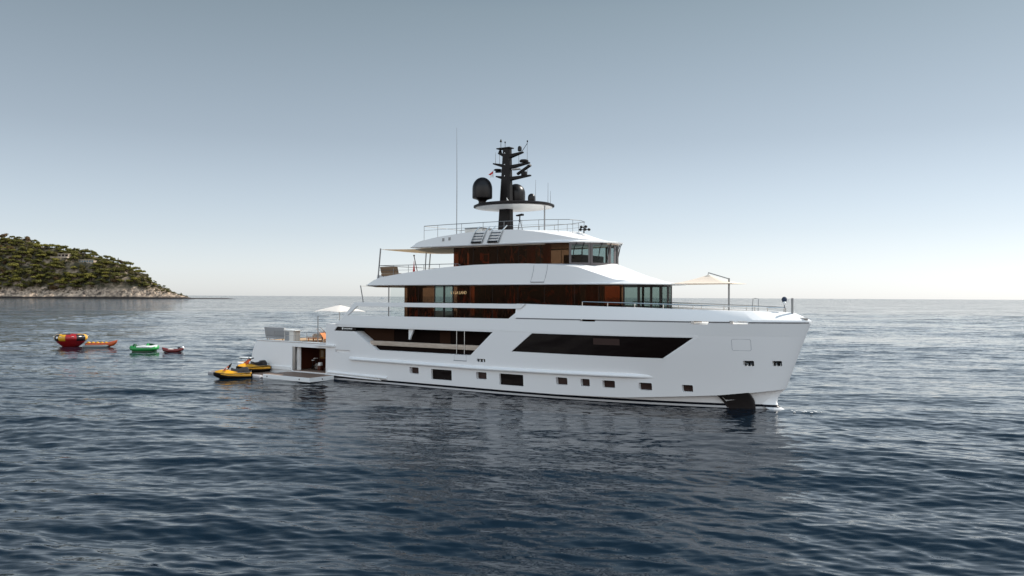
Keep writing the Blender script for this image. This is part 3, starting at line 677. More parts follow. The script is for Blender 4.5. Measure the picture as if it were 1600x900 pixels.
# aft ends and interiors
MB().box(8.62, 8.72, 1.6, 3.5, 5.06, 8.40).obj('interior_bulkhead', M['wood'], yacht, smooth=0)
MB().box(8.42, 8.50, -3.6, 3.6, 5.06, 8.43).obj('aft_glass_wall', M['gglass'], yacht, smooth=0)
MB().box(13.38, 13.44, -3.15, 3.15, 9.9, 11.6).obj('aft_glass_wall', M['bglass'], yacht, smooth=0)
for a, b, v_, k in ((14.2, 17.6, 1.4, 'wood'), (17.6, 22.3, 1.7, 'amber_refl'), (22.3, 24.6, 2.0, 'wood')):
    MB().box(a, b, -v_, v_, 5.06, 8.40).obj('interior_bulkhead', M[k], yacht, smooth=0)
for a, b, v_, k in ((13.6, 17.2, 1.4, 'wood'), (17.3, 19.4, 1.7, 'amber_refl')):
    MB().box(a, b, -v_, v_, 9.99, 11.58).obj('interior_bulkhead', M[k], yacht, smooth=0)
def drape(a, b, z0, z1, v, m, amp=.06, waves=9, side=1):
    mb = MB(); n = waves*8; pts = [(a+(b-a)*i/n, v+amp*math.sin(i/n*waves*2*math.pi)+.03*math.sin(i*.7)) for i in range(n+1)]
    rings = [[(u, y*side, z) for u, y in pts]+[(u, (y-.02)*side, z) for u, y in pts[::-1]] for z in (z0, z1)]
    return mb.loft(rings, True, True).obj('interior_curtain', m, yacht, smooth=60)
for a, b, z0, z1, m_ in ((8.7, 10.0, 5.1, 8.4, M['curtain']), (9.2, 11.4, 5.1, 6.55, M['curtain']), (14.0, 15.2, 5.1, 8.4, M['curtain']), (16.4, 18.0, 5.1, 6.6, M['curtain']), (18.6, 20.2, 5.1, 8.4, M['curtain']), (24.2, 25.4, 5.1, 8.4, M['curtain']), (25.9, 26.9, 5.1, 8.4, M['goldfabric'])):
    drape(a, b, z0, z1, 3.45, m_)
for a, b, m_ in ((13.7, 14.6, M['curtain']), (15.9, 16.8, M['amber_refl']), (18.4, 19.2, M['curtain']), (20.4, 21.2, M['goldfabric']), (21.9, 22.6, M['goldfabric'])):
    drape(a, b, 10.0, 11.58, 2.95, m_, .04, 6)
sf = MB(); sf.box(10.6, 13.0, 1.6, 2.6, 5.06, 5.9); sf.box(10.6, 13.0, 2.3, 2.6, 5.9, 6.3); sf.obj('saloon_sofa', M['lfabric'], yacht, bevel=.06)
sf = MB(); sf.box(18.2, 21.8, 2.2, 3.0, 5.06, 5.75); sf.obj('saloon_sideboard', M['brownw'], yacht, bevel=.03)
dk = MB(); dk.box(23.0, 24.6, -1.8, 1.8, 9.98, 10.75); dk.obj('helm_console', M['black'], yacht, bevel=.06)
# name in gold letters behind the saloon glass
tcv = bpy.data.curves.new('name_letters', 'FONT'); tcv.body = 'LA LA LAND'; tcv.size = .34; tcv.extrude = .012; tcv.align_x = 'CENTER'
to = bpy.data.objects.new('t', tcv); COL.objects.link(to); bpy.context.view_layer.update()
tm = bpy.data.meshes.new_from_object(to.evaluated_get(bpy.context.evaluated_depsgraph_get())); bpy.data.objects.remove(to)
tm.materials.clear(); tm.materials.append(M['gold']); tl = bpy.data.objects.new('name_letters', tm); COL.objects.link(tl); tl.parent = yacht
tl.matrix_local = Matrix.Translation(P(14.35, 3.735, 7.72)) @ Matrix.Rotation(R(90), 4, 'X') @ Matrix.Scale(.86, 4, (1, 0, 0))

# door outlines on the boat deck shell
so = MB()
for u_, b_ in ((21.75, .35), (22.95, .30)):
    so.tube([(u_-.25, 4.135, 8.62), (u_-.12, 4.125, 9.0), (u_, 4.105, 9.5), (u_+.04, 4.09, 9.93)], .012, 6)
so.obj('door_seam', M['seam'], yacht, weld=False)
MB().box(21.55, 22.72, 4.10, 4.165, 8.60, 8.66).obj('door_sill', M['seam'], yacht, smooth=0)

# railings
def railing(pts, z0f, h, post_every, name='railing', r=.026, mid=True, m='greyrail'):
    mb = MB(); L = [0]
    for a, b in zip(pts, pts[1:]): L.append(L[-1]+math.dist(a, b))
    top = [(u, v, z0f(u)+h) for u, v in pts]; mb.tube(top, r, 8)
    if mid: mb.tube([(u, v, z0f(u)+h*.5) for u, v in pts], r*.4, 6)
    k = max(1, round(L[-1]/post_every))
    for i in range(k+1):
        s = L[-1]*i/k; j = max(0, min(len(L)-2, int(np.searchsorted(L, s))-1)); f = (s-L[j])/max(1e-9, L[j+1]-L[j])
        u = pts[j][0]+(pts[j+1][0]-pts[j][0])*f; v = pts[j][1]+(pts[j+1][1]-pts[j][1])*f
        mb.tube([(u, v, z0f(u)-.05), (u, v, z0f(u)+h)], r*.8, 6)
    return mb.obj(name, M[m], yacht, weld=False)
for s_ in (1, -1):
    us = np.linspace(26.0, 39.2, 26)
    railing([(u, s_*max(.12, bo(min(40.9, u*40.9/39.6), *RINGS[7][:5])-.34)) for u in us], topz, .30, 2.0, r=.038, mid=False, m='steel')
    railing([(u, s_*3.55) for u in np.linspace(5.5, 14.3, 9)], lambda u: ic(u, zc1), 10.17-9.5 if False else .0, 1.6) if False else None
    rr_ = MB(); rr_.tube([(5.5, s_*3.7, 10.17), (14.2, s_*3.7, 10.17), (14.5, s_*3.7, 10.05)], .026); rr_.tube([(5.5, s_*3.7, 9.75), (9.5, s_*3.7, 9.75)], .012)
    for u_ in (5.5, 7.2, 8.9, 10.6, 12.3, 14.0): rr_.tube([(u_, s_*3.7, ic(u_, zc1)-.05), (u_, s_*3.7, 10.17)], .02)
    rr_.obj('railing', M['greyrail'], yacht, weld=False)
    rr_ = MB(); pts = [(9.6, s_*2.5), (12.5, s_*2.7), (16, s_*2.7), (19, s_*2.55), (21.5, s_*2.1), (23.2, s_*1.2), (23.5, 0)]
    rr_.tube([(u_, v_, 13.52) for u_, v_ in pts], .026); rr_.tube([(u_, v_, 13.15) for u_, v_ in pts], .012)
    for u_, v_ in ((9.6, 2.5), (11.2, 2.62), (13.8, 2.7), (16.0, 2.7), (18.0, 2.62), (19.6, 2.47), (21.0, 2.2), (22.4, 1.6), (23.3, .9)):
        rr_.tube([(u_, s_*v_, max(ic(u_, zc2), 12.0)), (u_, s_*v_, 13.52)], .02)
    rr_.obj('roof_railing', M['greyrail'], yacht, weld=False)
rr_ = MB(); rr_.tube([(9.6, -2.5, 13.52), (9.6, 2.5, 13.52)], .026); rr_.tube([(5.5, -3.7, 10.17), (5.5, 3.7, 10.17)], .026); rr_.obj('railing', M['greyrail'], yacht, weld=False)
jk = MB(); jk.tube([(39.75, .25, 6.4), (39.75, .25, 7.52)], .075, 10); jk.obj('jackstaff', M['greyrail'], yacht)
bc_ = MB(); bc_.ell((39.2, .15, 7.42), (.18, .18, .20)); bc_.tube([(39.2, .15, 6.6), (39.2, .15, 7.3)], .03); bc_.obj('bow_lamp', M['navy'], yacht)
bb = MB(); bb.ell((39.25, .30, 7.18), (.12, .12, .12)); bb.obj('bow_bell', M['twht'], yacht)
nt_ = MB(); nt_.box(40.25, 40.75, .10, .42, 6.10, 6.24); nt_.obj('bow_fairlead', M['steel2'], yacht, bevel=.03)
# foredeck fittings
ft = MB(); ft.prism(deck_outline(5.9, 1.6, 33.4, 31.2), 5.75, 6.60, axes='uv'); ft.obj('foredeck_coaming', M['cap'], yacht, smooth=0)
ld = MB(); ld.tube([(36.9, -.3, 6.6), (36.95, -.3, 7.45), (37.1, -.3, 7.5), (37.35, -.3, 7.45), (37.3, -.3, 6.6)], .025); ld.obj('foredeck_ladder', M['greyrail'], yacht, weld=False)

# wheelhouse roof fittings: ladders, lamps, wipers
for a in (15.62, 17.22):
    l_ = MB(); w_ = 1.05
    for k in (0, 1):
        q0 = (a+w_*k, 3.84, 11.78); q1 = (a+w_*k+.35, 3.78, 12.66); q2 = (a+w_*k+.55, 3.4, 13.1); l_.tube([q0, q1, q2], .045, 6)
    for f in (.12, .37, .62, .87): l_.tube([(a+.35*f, 3.84-.06*f, 11.78+.88*f), (a+w_+.35*f, 3.84-.06*f, 11.78+.88*f)], .03, 6)
    o = l_.obj('roof_ladder', M['steel'], yacht, weld=False)
    MB().box(a+.05, a+w_-.02, 3.79, 3.83, 11.75, 11.92).obj('tread', M['black'], o, smooth=0)
wp = 0
for (u_, v_), d in (((24.3, 2.55), .5), ((24.75, 2.25), .1), ((25.75, 1.35), .35), ((26.15, .75), .1), ((26.2, -.7), -.2), ((25.4, -1.9), -.3)):
    w_ = MB(); w_.tube([(u_+.45, v_*1.10, 11.60), (u_+.28, v_*1.08+d*.3, 11.2), (u_+.12+d*.1, v_*1.05+d*.5, 10.35)], [.05, .04, .02], 6); w_.obj('wiper', M['black'], yacht)
sl = MB(); sl.tube([(23.9, .2, 12.5), (23.9, .2, 12.95)], .05); sl.tube([(23.6, .2, 12.78), (24.35, .2, 12.78)], .03); sl.tube([(23.7, .2, 12.95), (24.1, .2, 12.97)], .03)
for u_, z_ in ((23.62, 12.78), (24.05, 12.78), (24.38, 12.76), (23.7, 12.98), (24.1, 13.0)): sl.ell((u_, .26, z_), (.12, .14, .11), 10, 6)
sl.obj('searchlight', M['black'], yacht)

# ---- mast
def tapered(z0, z1, a0, a1, b0, b1, w0, w1):
    def ring(z, a, b, w):
        c = min(.14, w*.5); return [(a, -w+c, z), (a+c, -w, z), (b-c, -w, z), (b, -w+c, z), (b, w-c, z), (b-c, w, z), (a+c, w, z), (a, w-c, z)]
    return MB().loft([ring(z0, a0, b0, w0), ring(z1, a1, b1, w1)], True, True)
mast = tapered(12.5, 19.85, 15.72, 16.12, 16.95, 16.82, .42, .28).obj('mast', M['black'], yacht, smooth=0)
def arm(u0, u1, z0, z1, w=.22, name='mast_arm', h=.30):
    mb = MB(); mb.loft([[(u0, -w, z0-h*.6), (u0, w, z0-h*.6), (u0, w, z0+h*.4), (u0, -w, z0+h*.4)], [(u1, -w*.6, z1-.05), (u1, w*.6, z1-.05), (u1, w*.6, z1+.06), (u1, -w*.6, z1+.06)]], True, True)
    return mb.obj(name, M['black'], mast, smooth=0, bevel=.02)
arm(16.7, 18.80, 17.35, 17.45); arm(16.7, 18.68, 18.30, 18.50); arm(16.7, 18.05, 19.22, 19.42)
arm(16.2, 15.38, 17.45, 17.62); arm(16.2, 15.08, 18.45, 18.72); arm(16.2, 15.60, 19.35, 19.55); arm(16.2, 15.30, 17.98, 18.0, .12, h=.12)
MB().box(15.58, 16.92, -.35, .35, 19.86, 19.95).obj('mast_plate', M['black'], mast, smooth=0, bevel=.02)
rd = MB(); rd.lathe([(.001, 0), (.10, 0), (.12, .10), (.36, .14), (.38, .26), (.30, .34), (.001, .37)], (18.15, 0, 18.45)); rd.obj('radar_scanner', M['blackg'], mast)
rd = MB(); rd.lathe([(.001, 0), (.24, 0), (.24, .36), (.001, .40)], (18.15, 0, 17.45), 14)
ca, sa = math.cos(R(27)), math.sin(R(27)); bx_ = [(-.72, -.09), (.72, -.09), (.72, .09), (-.72, .09)]
rd.prism([(18.15+a*ca-b*sa, 17.98+a*sa+b*ca) for a, b in bx_], -.12, .12); rd.obj('radar_bar', M['black'], mast, bevel=.02)
rd = MB(); rd.lathe([(.001, 0), (.05, 0), (.17, .05), (.17, .30), (.12, .42), (.001, .46)], (17.72, 0, 19.52), 14); rd.obj('mast_dome', M['blackg'], mast)
rd = MB(); rd.lathe([(.001, 0), (.16, 0), (.36, .10), (.30, .18), (.001, .22)], (15.52, 0, 18.05), 14); rd.obj('mast_scanner', M['black'], mast)
hn = MB(); hn.lathe([(.001, 0), (.18, 0), (.12, .25), (.05, .34), (.001, .34)], (15.75, 0, 19.50), 10); hn.obj('mast_horn', M['black'], mast)
fl_ = MB(); fl_.box(17.0, 17.75, -.18, .18, 18.02, 18.14); fl_.obj('floodlight', M['steel2'], mast, bevel=.03)
for u_, v_, z_, h_ in ((15.35, .1, 18.7, .95), (15.62, -.1, 18.6, 1.5), (17.5, -.2, 18.4, 1.6), (18.4, -.1, 17.4, 2.9)):
    q = MB(); q.tube([(u_, v_, z_), (u_, v_, z_+h_)], [.025, .012], 6); q.obj('whip_aerial', M['greyrail'], mast)
w_ = MB(); w_.tube([(15.82, 0, 19.9), (15.82, 0, 20.55)], .022, 6); w_.lathe([(.001, 0), (.11, .0), (.04, .2), (.001, .26)], (15.82, 0, 20.5), 8); w_.obj('wind_vane', M['black'], mast)
w_ = MB(); w_.tube([(16.25, 0, 19.9), (16.25, 0, 20.4)], .016, 6); w_.ell((16.25, 0, 20.42), (.06, .06, .09), 8, 5); w_.tube([(17.9, 0, 19.45), (18.45, 0, 20.1), (18.47, 0, 20.25)], .022, 6); w_.ell((18.47, 0, 20.28), (.06, .06, .10), 8, 5)
w_.obj('anemometer', M['black'], mast)
lt = MB()
for z_ in (17.55, 18.5, 19.45): lt.ell((16.45, .36, z_), (.05, .05, .05), 8, 5)
lt.obj('mast_lamp', M['twht'], mast)
# elliptical platform under the domes: black rim, white underside
pl = MB(); pl.lathe([(.001, .26), (.55, .25), (.93, .18), (1.0, .08), (1.0, -.05), (.96, -.10)], (17.15, 0, 14.98), 48, 0, 3.5, 3.0); platform = pl.obj('dome_platform', M['black'], yacht, smooth=40)
pl = MB(); pl.lathe([(.955, -.102), (.80, -.17), (.001, -.19)], (17.15, 0, 14.98), 48, 0, 3.5, 3.0); pl.obj('platform_underside', M['white2'], platform, smooth=40)
q = MB(); q.tube([(20.35, .3, 12.6), (20.35, .3, 14.9)], .06); q.obj('platform_post', M['greyrail'], platform)
def dome(u, v, z, r, h):
    d = MB(); pr = [(.001, 0), (r*.42, 0), (r*.36, h*.10), (r*.5, h*.17), (r*.97, h*.22), (r, h*.26), (r, h*.58)]+[(r*math.cos(R(a)), h*.58+h*.42*math.sin(R(a))) for a in range(12, 90, 13)]+[(.001, h)]
    d.lathe(pr, (u, v, z), 28); return d.obj('satellite_dome', M['blackg'], yacht, smooth=50)
dome(15.02, 1.5, 15.15, .83, 2.25); dome(16.35, -1.5, 15.12, .80, 2.0); dome(18.9, 0, 15.16, .30, .80)
q = MB(); q.tube([(17.0, .9, 15.2), (17.1, .95, 15.6), (17.3, 1.0, 15.3), (17.4, 1.0, 15.15)], .04); q.obj('deck_lamp', M['steel'], yacht)
q = MB(); q.tube([(13.05, 2.4, 12.4), (13.05, 2.4, 16.8), (13.0, 2.4, 21.6)], [.035, .03, .012], 6); q.obj('long_aerial', M['greyrail'], yacht)
for u_, v_, h_ in ((20.2, .8, 1.9), (20.5, -1.0, 1.2), (21.0, .2, 1.7)):
    q = MB(); q.tube([(u_-.4, v_, 15.0), (u_-.4, v_, 15.0+h_)], [.02, .01], 6); q.obj('whip_aerial', M['greyrail'], yacht)
lf = MB()
for u_, z_ in ((12.6, 12.05), (13.25, 12.1)): lf.box(u_, u_+.2, 3.66, 3.74, z_, z_+.25)
lf.obj('roof_vent', M['greyrail'], yacht, smooth=0)

# ------------------------------------------------------------------ loose things on the yacht
def sail(corners, sag, n=14, t=.02):
    """a stretched cloth between four corners that sags in the middle"""
    a, b, c, d = [Vector(q) for q in corners]; mb = MB(); g = []
    for i in range(n+1):
        row = []
        for j in range(n+1):
            s, q = i/n, j/n; p = (a*(1-s)+b*s)*(1-q)+(d*(1-s)+c*s)*q
            # edges curve inwards as stretched cloth does
            p.z -= sag*16*s*(1-s)*q*(1-q)+.3*sag*(4*s*(1-s)+4*q*(1-q)); row.append(p)
        g.append(row)
    top = [p for row in g for p in row]; m_ = n+1; fs = []
    for i in range(n):
        for j in range(n): fs.append((i*m_+j, (i+1)*m_+j, (i+1)*m_+j+1, i*m_+j+1))
    k = len(top); vs = top+[p-Vector((0, 0, t)) for p in top]; fs2 = [tuple(x+k for x in f[::-1]) for f in fs]; ed = []
    for i in range(n):
        ed += [(i*m_, i*m_+k, (i+1)*m_+k, (i+1)*m_), (i*m_+n, (i+1)*m_+n, (i+1)*m_+n+k, i*m_+n+k), (i, i+1, i+1+k, i+k), (n*m_+i, n*m_+i+k, n*m_+i+1+k, n*m_+i+1)]
    return mb.add(vs, fs+fs2+ed)
aw = thing('sun_awning', 'sand coloured awning stretched aft from the wheelhouse roof on two poles', 'awning')
sail([(5.4, 3.3, 11.62), (5.4, -3.3, 11.62), (13.2, -3.0, 11.55), (13.2, 3.0, 11.55)], .16).obj('canopy', M['canvas'], aw, smooth=60)
q = MB(); q.tube([(5.1, 3.4, 8.95), (5.38, 3.38, 11.70)], .06); q.obj('pole', M['greyrail'], aw)
q = MB(); q.tube([(5.1, -3.4, 8.95), (5.38, -3.38, 11.70)], .06); q.obj('pole', M['greyrail'], aw)
q = MB(); q.tube([(8.6, 1.2, 9.4), (8.75, 1.2, 11.5)], .05); q.obj('pole', M['greyrail'], aw)
aw = thing('sun_awning', 'narrow pale awning under the aft overhang of the upper deck', 'awning')
sail([(3.0, 3.4, 8.42), (3.0, -3.4, 8.42), (8.0, -3.2, 8.36), (8.0, 3.2, 8.36)], .05).obj('canopy', M['canvas'], aw, smooth=60)
q = MB(); q.tube([(3.45, 3.5, 6.9), (3.0, 3.42, 8.46)], .045); q.obj('pole', M['greyrail'], aw)
q = MB(); q.tube([(3.45, -3.5, 6.9), (3.0, -3.42, 8.46)], .045); q.obj('pole', M['greyrail'], aw)
q = MB(); q.tube([(6.4, 3.4, 5.05), (6.4, 3.4, 8.44)], .05); q.obj('pole', M['greyrail'], aw)
MB().box(6.7, 8.3, 3.50, 3.515, 5.1, 8.38).obj('wind_screen', M['clear'], yacht, smooth=0)
aw = thing('foredeck_awning', 'peaked cream awning on a single bent pole over the foredeck', 'awning', (0, 0, 0))
apx = Vector((33.85, 0, 9.15)); cs_ = [Vector(q) for q in ((31.9, 2.0, 8.50), (36.1, 1.6, 8.52), (36.1, -1.6, 8.52), (31.9, -2.0, 8.50))]
mb = MB(); rings = []
edge = []
for i in range(4):
    a, b = cs_[i], cs_[(i+1) % 4]
    for j in range(8):
        f = j/8; p = a*(1-f)+b*f; c_ = (cs_[0]+cs_[2])/2; p = p+(c_-p)*.18*4*f*(1-f)*.5; edge.append(p)
for f in (0, .15, .3, .45, .6, .75, .9, .985):
    rings.append([tuple(Vector((p.x*(1-f)+apx.x*f, p.y*(1-f)+apx.y*f, p.z+(apx.z-p.z)*f**1.35))) for p in edge])
low = [[(x, y, z-.02) for x, y, z in r_] for r_ in rings]
mb.loft(rings+low[::-1]+[rings[0]], True, False).obj('canopy', M['cream'], aw, smooth=60)
q = MB(); q.tube([(35.36, 0, 6.6), (35.36, 0, 8.90)], .065); q.tube([(35.36, 0, 8.85), (33.86, 0, 9.30), (33.84, 0, 9.10)], .035); q.obj('pole', M['greyrail'], aw)
q = MB(); q.tube([(31.3, .5, 8.44), (31.9, 2.0, 8.50)], .012); q.tube([(31.3, -.5, 8.44), (31.9, -2.0, 8.50)], .012); q.obj('guy_line', M['greyrail'], aw)

par = thing('parasol', 'white square parasol standing open on the aft deck', 'parasol', (-3.2, 0, 3.15))
q = MB(); hs_ = 1.75; rings = []
for f in (0, .25, .5, .75, 1):
    h_ = hs_*(1-f)+.03*f; z_ = 2.86+.62*f**.9; ring = []
    for i in range(4):
        a = R(45+90*i); b = R(135+90*i)
        for j in range(6):
            t_ = j/6; x_ = (math.cos(a)*(1-t_)+math.cos(b)*t_)*1.414*h_; y_ = (math.sin(a)*(1-t_)+math.sin(b)*t_)*1.414*h_; ring.append((x_, y_, z_-.07*4*t_*(1-t_)*(1-f)*-1))
    rings.append(ring)
q.loft(rings+[[(x_, y_, z_-.02) for x_, y_, z_ in r_] for r_ in rings[::-1]]+[rings[0]], True, False).obj('canopy', M['wcanvas'], par, smooth=35)
q = MB(); q.tube([(0, 0, 0), (0, 0, 3.62)], .035); q.lathe([(.001, 0), (.35, 0), (.3, .08), (.001, .1)], (0, 0, 0), 14); q.obj('pole', M['steel2'], par)

def sofa(name, label, loc, rot, L, D, m, arm=True, H=.78, legs=True, back=.22):
    o = thing(name, label, 'sofa', loc, rot)
    MB().box(-L/2, L/2, -D/2, D/2, .22, .45).obj('seat', M[m], o, bevel=.05)
    bk = MB(); bk.loft([[(-L/2, -D/2, .46), (L/2, -D/2, .46), (L/2, -D/2+back, .46), (-L/2, -D/2+back, .46)], [(-L/2, -D/2-.16, H+.46), (L/2, -D/2-.16, H+.46), (L/2, -D/2+.04, H+.46), (-L/2, -D/2+.04, H+.46)]], True, True)
    bk.obj('backrest', M[m], o, bevel=.04)
    for x_ in (-L/2+.15, -L/2+.5, L/2-.5, L/2-.15):
        MB().tube([(x_, -D/2+.12, 0), (x_, -D/2+.12, .24)], .03).obj('leg', M['wicker'], o)
    return o
s1 = sofa('outdoor_sofa', 'grey sofa seen from behind at the stern edge of the aft deck', (-8.1, 3.3, 3.15), R(180), 2.9, .85, 'gfabric', H=.85)
def table(label, loc, L, D, H, m):
    o = thing('low_table', label, 'table', loc)
    MB().box(-L/2, L/2, -D/2, D/2, H-.06, H).obj('tabletop', M[m], o, bevel=.015)
    for x_ in (-L/2+.08, L/2-.08):
        for y_ in (-D/2+.08, D/2-.08): MB().box(x_-.03, x_+.03, y_-.03, y_+.03, 0, H-.06).obj('leg', M[m], o)
    return o
table('low teak table in the sun on the aft deck', (-3.9, 2.4, 3.15), 1.4, .8, .38, 'orange')
table('dark mahogany table under the parasol', (-2.4, 2.2, 3.15), 1.1, .8, .62, 'brownw')
def lounger(label, loc, rot, m, group):
    o = thing('sun_lounger', label, 'sun lounger', loc, rot, group)
    MB().box(-.95, .55, -.33, .33, .28, .40).obj('seat', M[m], o, bevel=.04)
    b_ = MB(); b_.loft([[(.52, -.33, .30), (.52, .33, .30), (.58, .33, .42), (.58, -.33, .42)], [(1.05, -.33, .85), (1.05, .33, .85), (1.14, .33, .92), (1.14, -.33, .92)]], True, True); b_.obj('backrest', M[m], o, bevel=.03)
    for x_ in (-.85, .75):
        for y_ in (-.28, .28): MB().tube([(x_, y_, 0), (x_, y_, .3)], .03, 6).obj('leg', M['steel2'], o)
    return o
lounger('grey sun lounger with raised back between parasol and railing', (-3.4, .6, 3.15), R(200), 'gfabric', 'loungers on the aft deck')
lounger('cream sun lounger beside the parasol pole', (-1.9, .8, 3.15), R(200), 'lfabric', 'loungers on the aft deck')
lounger('orange sun lounger near the white boarding arm', (-1.3, 2.9, 3.15), R(180), 'orange', 'loungers on the aft deck')
st = thing('service_console', 'cream bar console with grey fridge door on the aft deck', 'console', (-5.75, 3.55, 3.15))
MB().box(-.75, .55, -.4, .4, 0, 1.05).obj('cabinet', M['lfabric'], st, bevel=.02); MB().box(-.85, .85, -.45, .45, 1.055, 1.12).obj('countertop', M['twht'], st, bevel=.02)
MB().box(-.62, -.05, -.03+.41, .43, .10, .55).obj('door', M['gfabric'], st, bevel=.04); MB().box(-.62, -.05, .38, .43, .60, .98).obj('door', M['gfabric'], st, bevel=.03)
lb = sofa('outdoor_sofa', 'long low cream sofa across the middle of the aft deck', (-5.2, -.6, 3.15), R(-90), 5.2, .95, 'lfabric', H=.28)
wk = sofa('wicker_sofa', 'brown wicker sofa on the sundeck under the long sand awning', (6.6, 3.2, 9.05), R(180), 1.9, .8, 'wicker', H=.55)
ens = thing('ensign_staff', 'leaning staff with a furled red ensign on the sundeck', 'flag', (8.1, 1.5, 9.3))
q = MB(); q.tube([(0, 0, 0), (-.5, 0, 1.75)], .035); q.ell((-.5, 0, 1.8), (.08, .08, .08), 8, 6); q.obj('staff', M['brownw'], ens)
fb = MB(); fb.loft([[(-.5+.1*math.cos(a)*k, .1*math.sin(a)*k, z) for a in [i*math.pi/4 for i in range(8)]] for z, k in ((1.35, .15), (1.0, .4), (.6, .8), (.35, 1.1), (.2, .7))], True, True); fb.obj('cloth', M['redf'], ens)
cf = thing('courtesy_flag', 'tiny red and white flag hanging beside the black mast', 'flag', (15.1, .1, 17.55))
q = MB(); q.tube([(0, 0, 0), (0, 0, .62)], .02, 6); q.obj('staff', M['greyrail'], cf)
q = MB(); q.prism([(-.02, .55), (-.48, .28), (-.30, .22), (-.02, .36)], -.012, .012); q.obj('cloth', M['redf'], cf, smooth=0)
q = MB(); q.prism([(-.02, .35), (-.30, .21), (-.30, .02), (-.02, .12)], -.012, .012); q.obj('cloth', M['twht'], cf, smooth=0)
tp = thing('tripod_binoculars', 'black binoculars on a tripod on the roof beside the mast', 'binoculars', (17.75, 0, 12.8))
for a in (90, 210, 330): q = MB(); q.tube([(.32*math.cos(R(a)), .32*math.sin(R(a)), 0), (.03*math.cos(R(a)), .03*math.sin(R(a)), .95)], .03, 6); q.obj('leg', M['greyrail'], tp)
q = MB(); q.ell((0, 0, 1.0), (.10, .10, .10)); q.tube([(0, 0, 1.0), (.02, 0, 1.4)], .05); q.obj('head', M['black'], tp)
q = MB()
for y_ in (-.1, .1): q.tube([(-.28, y_, 1.42), (.05, y_, 1.46), (.3, y_, 1.48)], [.06, .07, .09], 10)
q.obj('binocular', M['black'], tp)
sb_ = thing('roof_sunpad', 'pale sunpad on the wheelhouse roof behind the railing', 'sunpad', (14.4, 1.2, 12.72))
MB().box(-.9, .9, -.7, .7, 0, .42).obj('cushion', M['lfabric'], sb_, bevel=.06)
MB().box(-.9, .9, -.72, .72, .43, .50).obj('cover', M['gfabric'], sb_, bevel=.02)
ex = thing('exercise_bike', 'dark exercise bike in the open beach club doorway', 'exercise bike', (-3.45, 2.9, .55))
q = MB(); q.tube([(-.5, 0, .05), (.5, 0, .05)], .035); q.tube([(.3, 0, .05), (.15, 0, 1.05)], .04); q.tube([(-.35, 0, .05), (-.2, 0, .85)], .04); q.tube([(.3, 0, .35), (-.28, 0, .3)], .05); q.obj('frame', M['black'], ex)
q = MB(); q.lathe([(.001, -.03), (.26, -.03), (.26, .03), (.001, .03)], (0, 0, 0), 20); fwm = q.obj('flywheel', M['steel2'], ex); fwm.matrix_local = Matrix.Translation((.3, 0, .36)) @ Matrix.Rotation(R(90), 4, 'X')
MB().box(-.34, -.06, -.09, .09, .86, .92).obj('saddle', M['twht'], ex, bevel=.03); q = MB(); q.tube([(.15, -.25, 1.08), (.15, .25, 1.08)], .03); q.tube([(.15, .25, 1.08), (.35, .25, 1.14)], .03); q.obj('handlebar', M['twht'], ex)
ch = thing('folded_towels', 'pile of white towels on a stool inside the beach club', 'towels', (-2.55, 3.0, .55))
MB().box(-.2, .2, -.2, .2, 0, .45).obj('stool', M['brownw'], ch, bevel=.02)
for i in range(3): MB().box(-.17+.02*i, .17, -.16, .16, .455+.1*i, .55+.1*i).obj('towel', M['twht'], ch, bevel=.03)

# ------------------------------------------------------------------ things on the water
def wthing(name, label, cat, x, y, z, rot, group=None): return thing(name, label, cat, (x, y, z), rot, group, shipframe=False)
# towable ring
o = wthing('towable_ring', 'big round red and yellow inflatable ring with black handles', 'inflatable', -63.9, 115.5, 0, R(20))
q = MB(); NS = 64
def segm(k, i):
    a = (k*360/NS) % 360
    for lo, hi, mm in ((255, 296, 1), (296, 332, 2), (332, 372, 0), (12, 60, 0), (60, 100, 1), (100, 150, 2), (150, 200, 0), (200, 228, 2), (228, 255, 0)):
        if lo <= a < hi or lo <= a+360 < hi: return mm
    return 1
pr = [(1.66+.52*math.cos(R(a)), 1.28+.50*math.sin(R(a))) for a in range(0, 361, 24)]
q.lathe(pr, (0, 0, 0), NS, 0, mis=segm); q.obj('ring_tube', [M['tyel'], M['tred'], M['tblk']], o, ship=False, smooth=60)
q = MB(); q.lathe([(.001, -.1), (.95, -.1), (1.25, .15), (1.72, .58), (2.02, .98), (1.55, 1.3), (.6, 1.25), (.001, 1.25)], (0, 0, 0), 40); q.obj('base_bowl', M['tred'], o, ship=False, smooth=50)
for a in (240, 285, 330, 15, 60, 105, 150, 195):
    q = MB(); ca, sa = math.cos(R(a)), math.sin(R(a)); c = Vector((2.08*ca, 2.08*sa, 1.45)); t = Vector((-sa, ca, 0))
    q.tube([c-t*.16, c-t*.12+Vector((.14*ca, .14*sa, .08)), c+t*.12+Vector((.14*ca, .14*sa, .08)), c+t*.16], .03, 6); q.obj('handle', M['twht'], o, ship=False)
q = MB(); q.box(-1.62, -1.34, -1.62, -1.2, 1.22, 1.5); q.obj('badge', M['twht'], o, ship=False, bevel=.03)
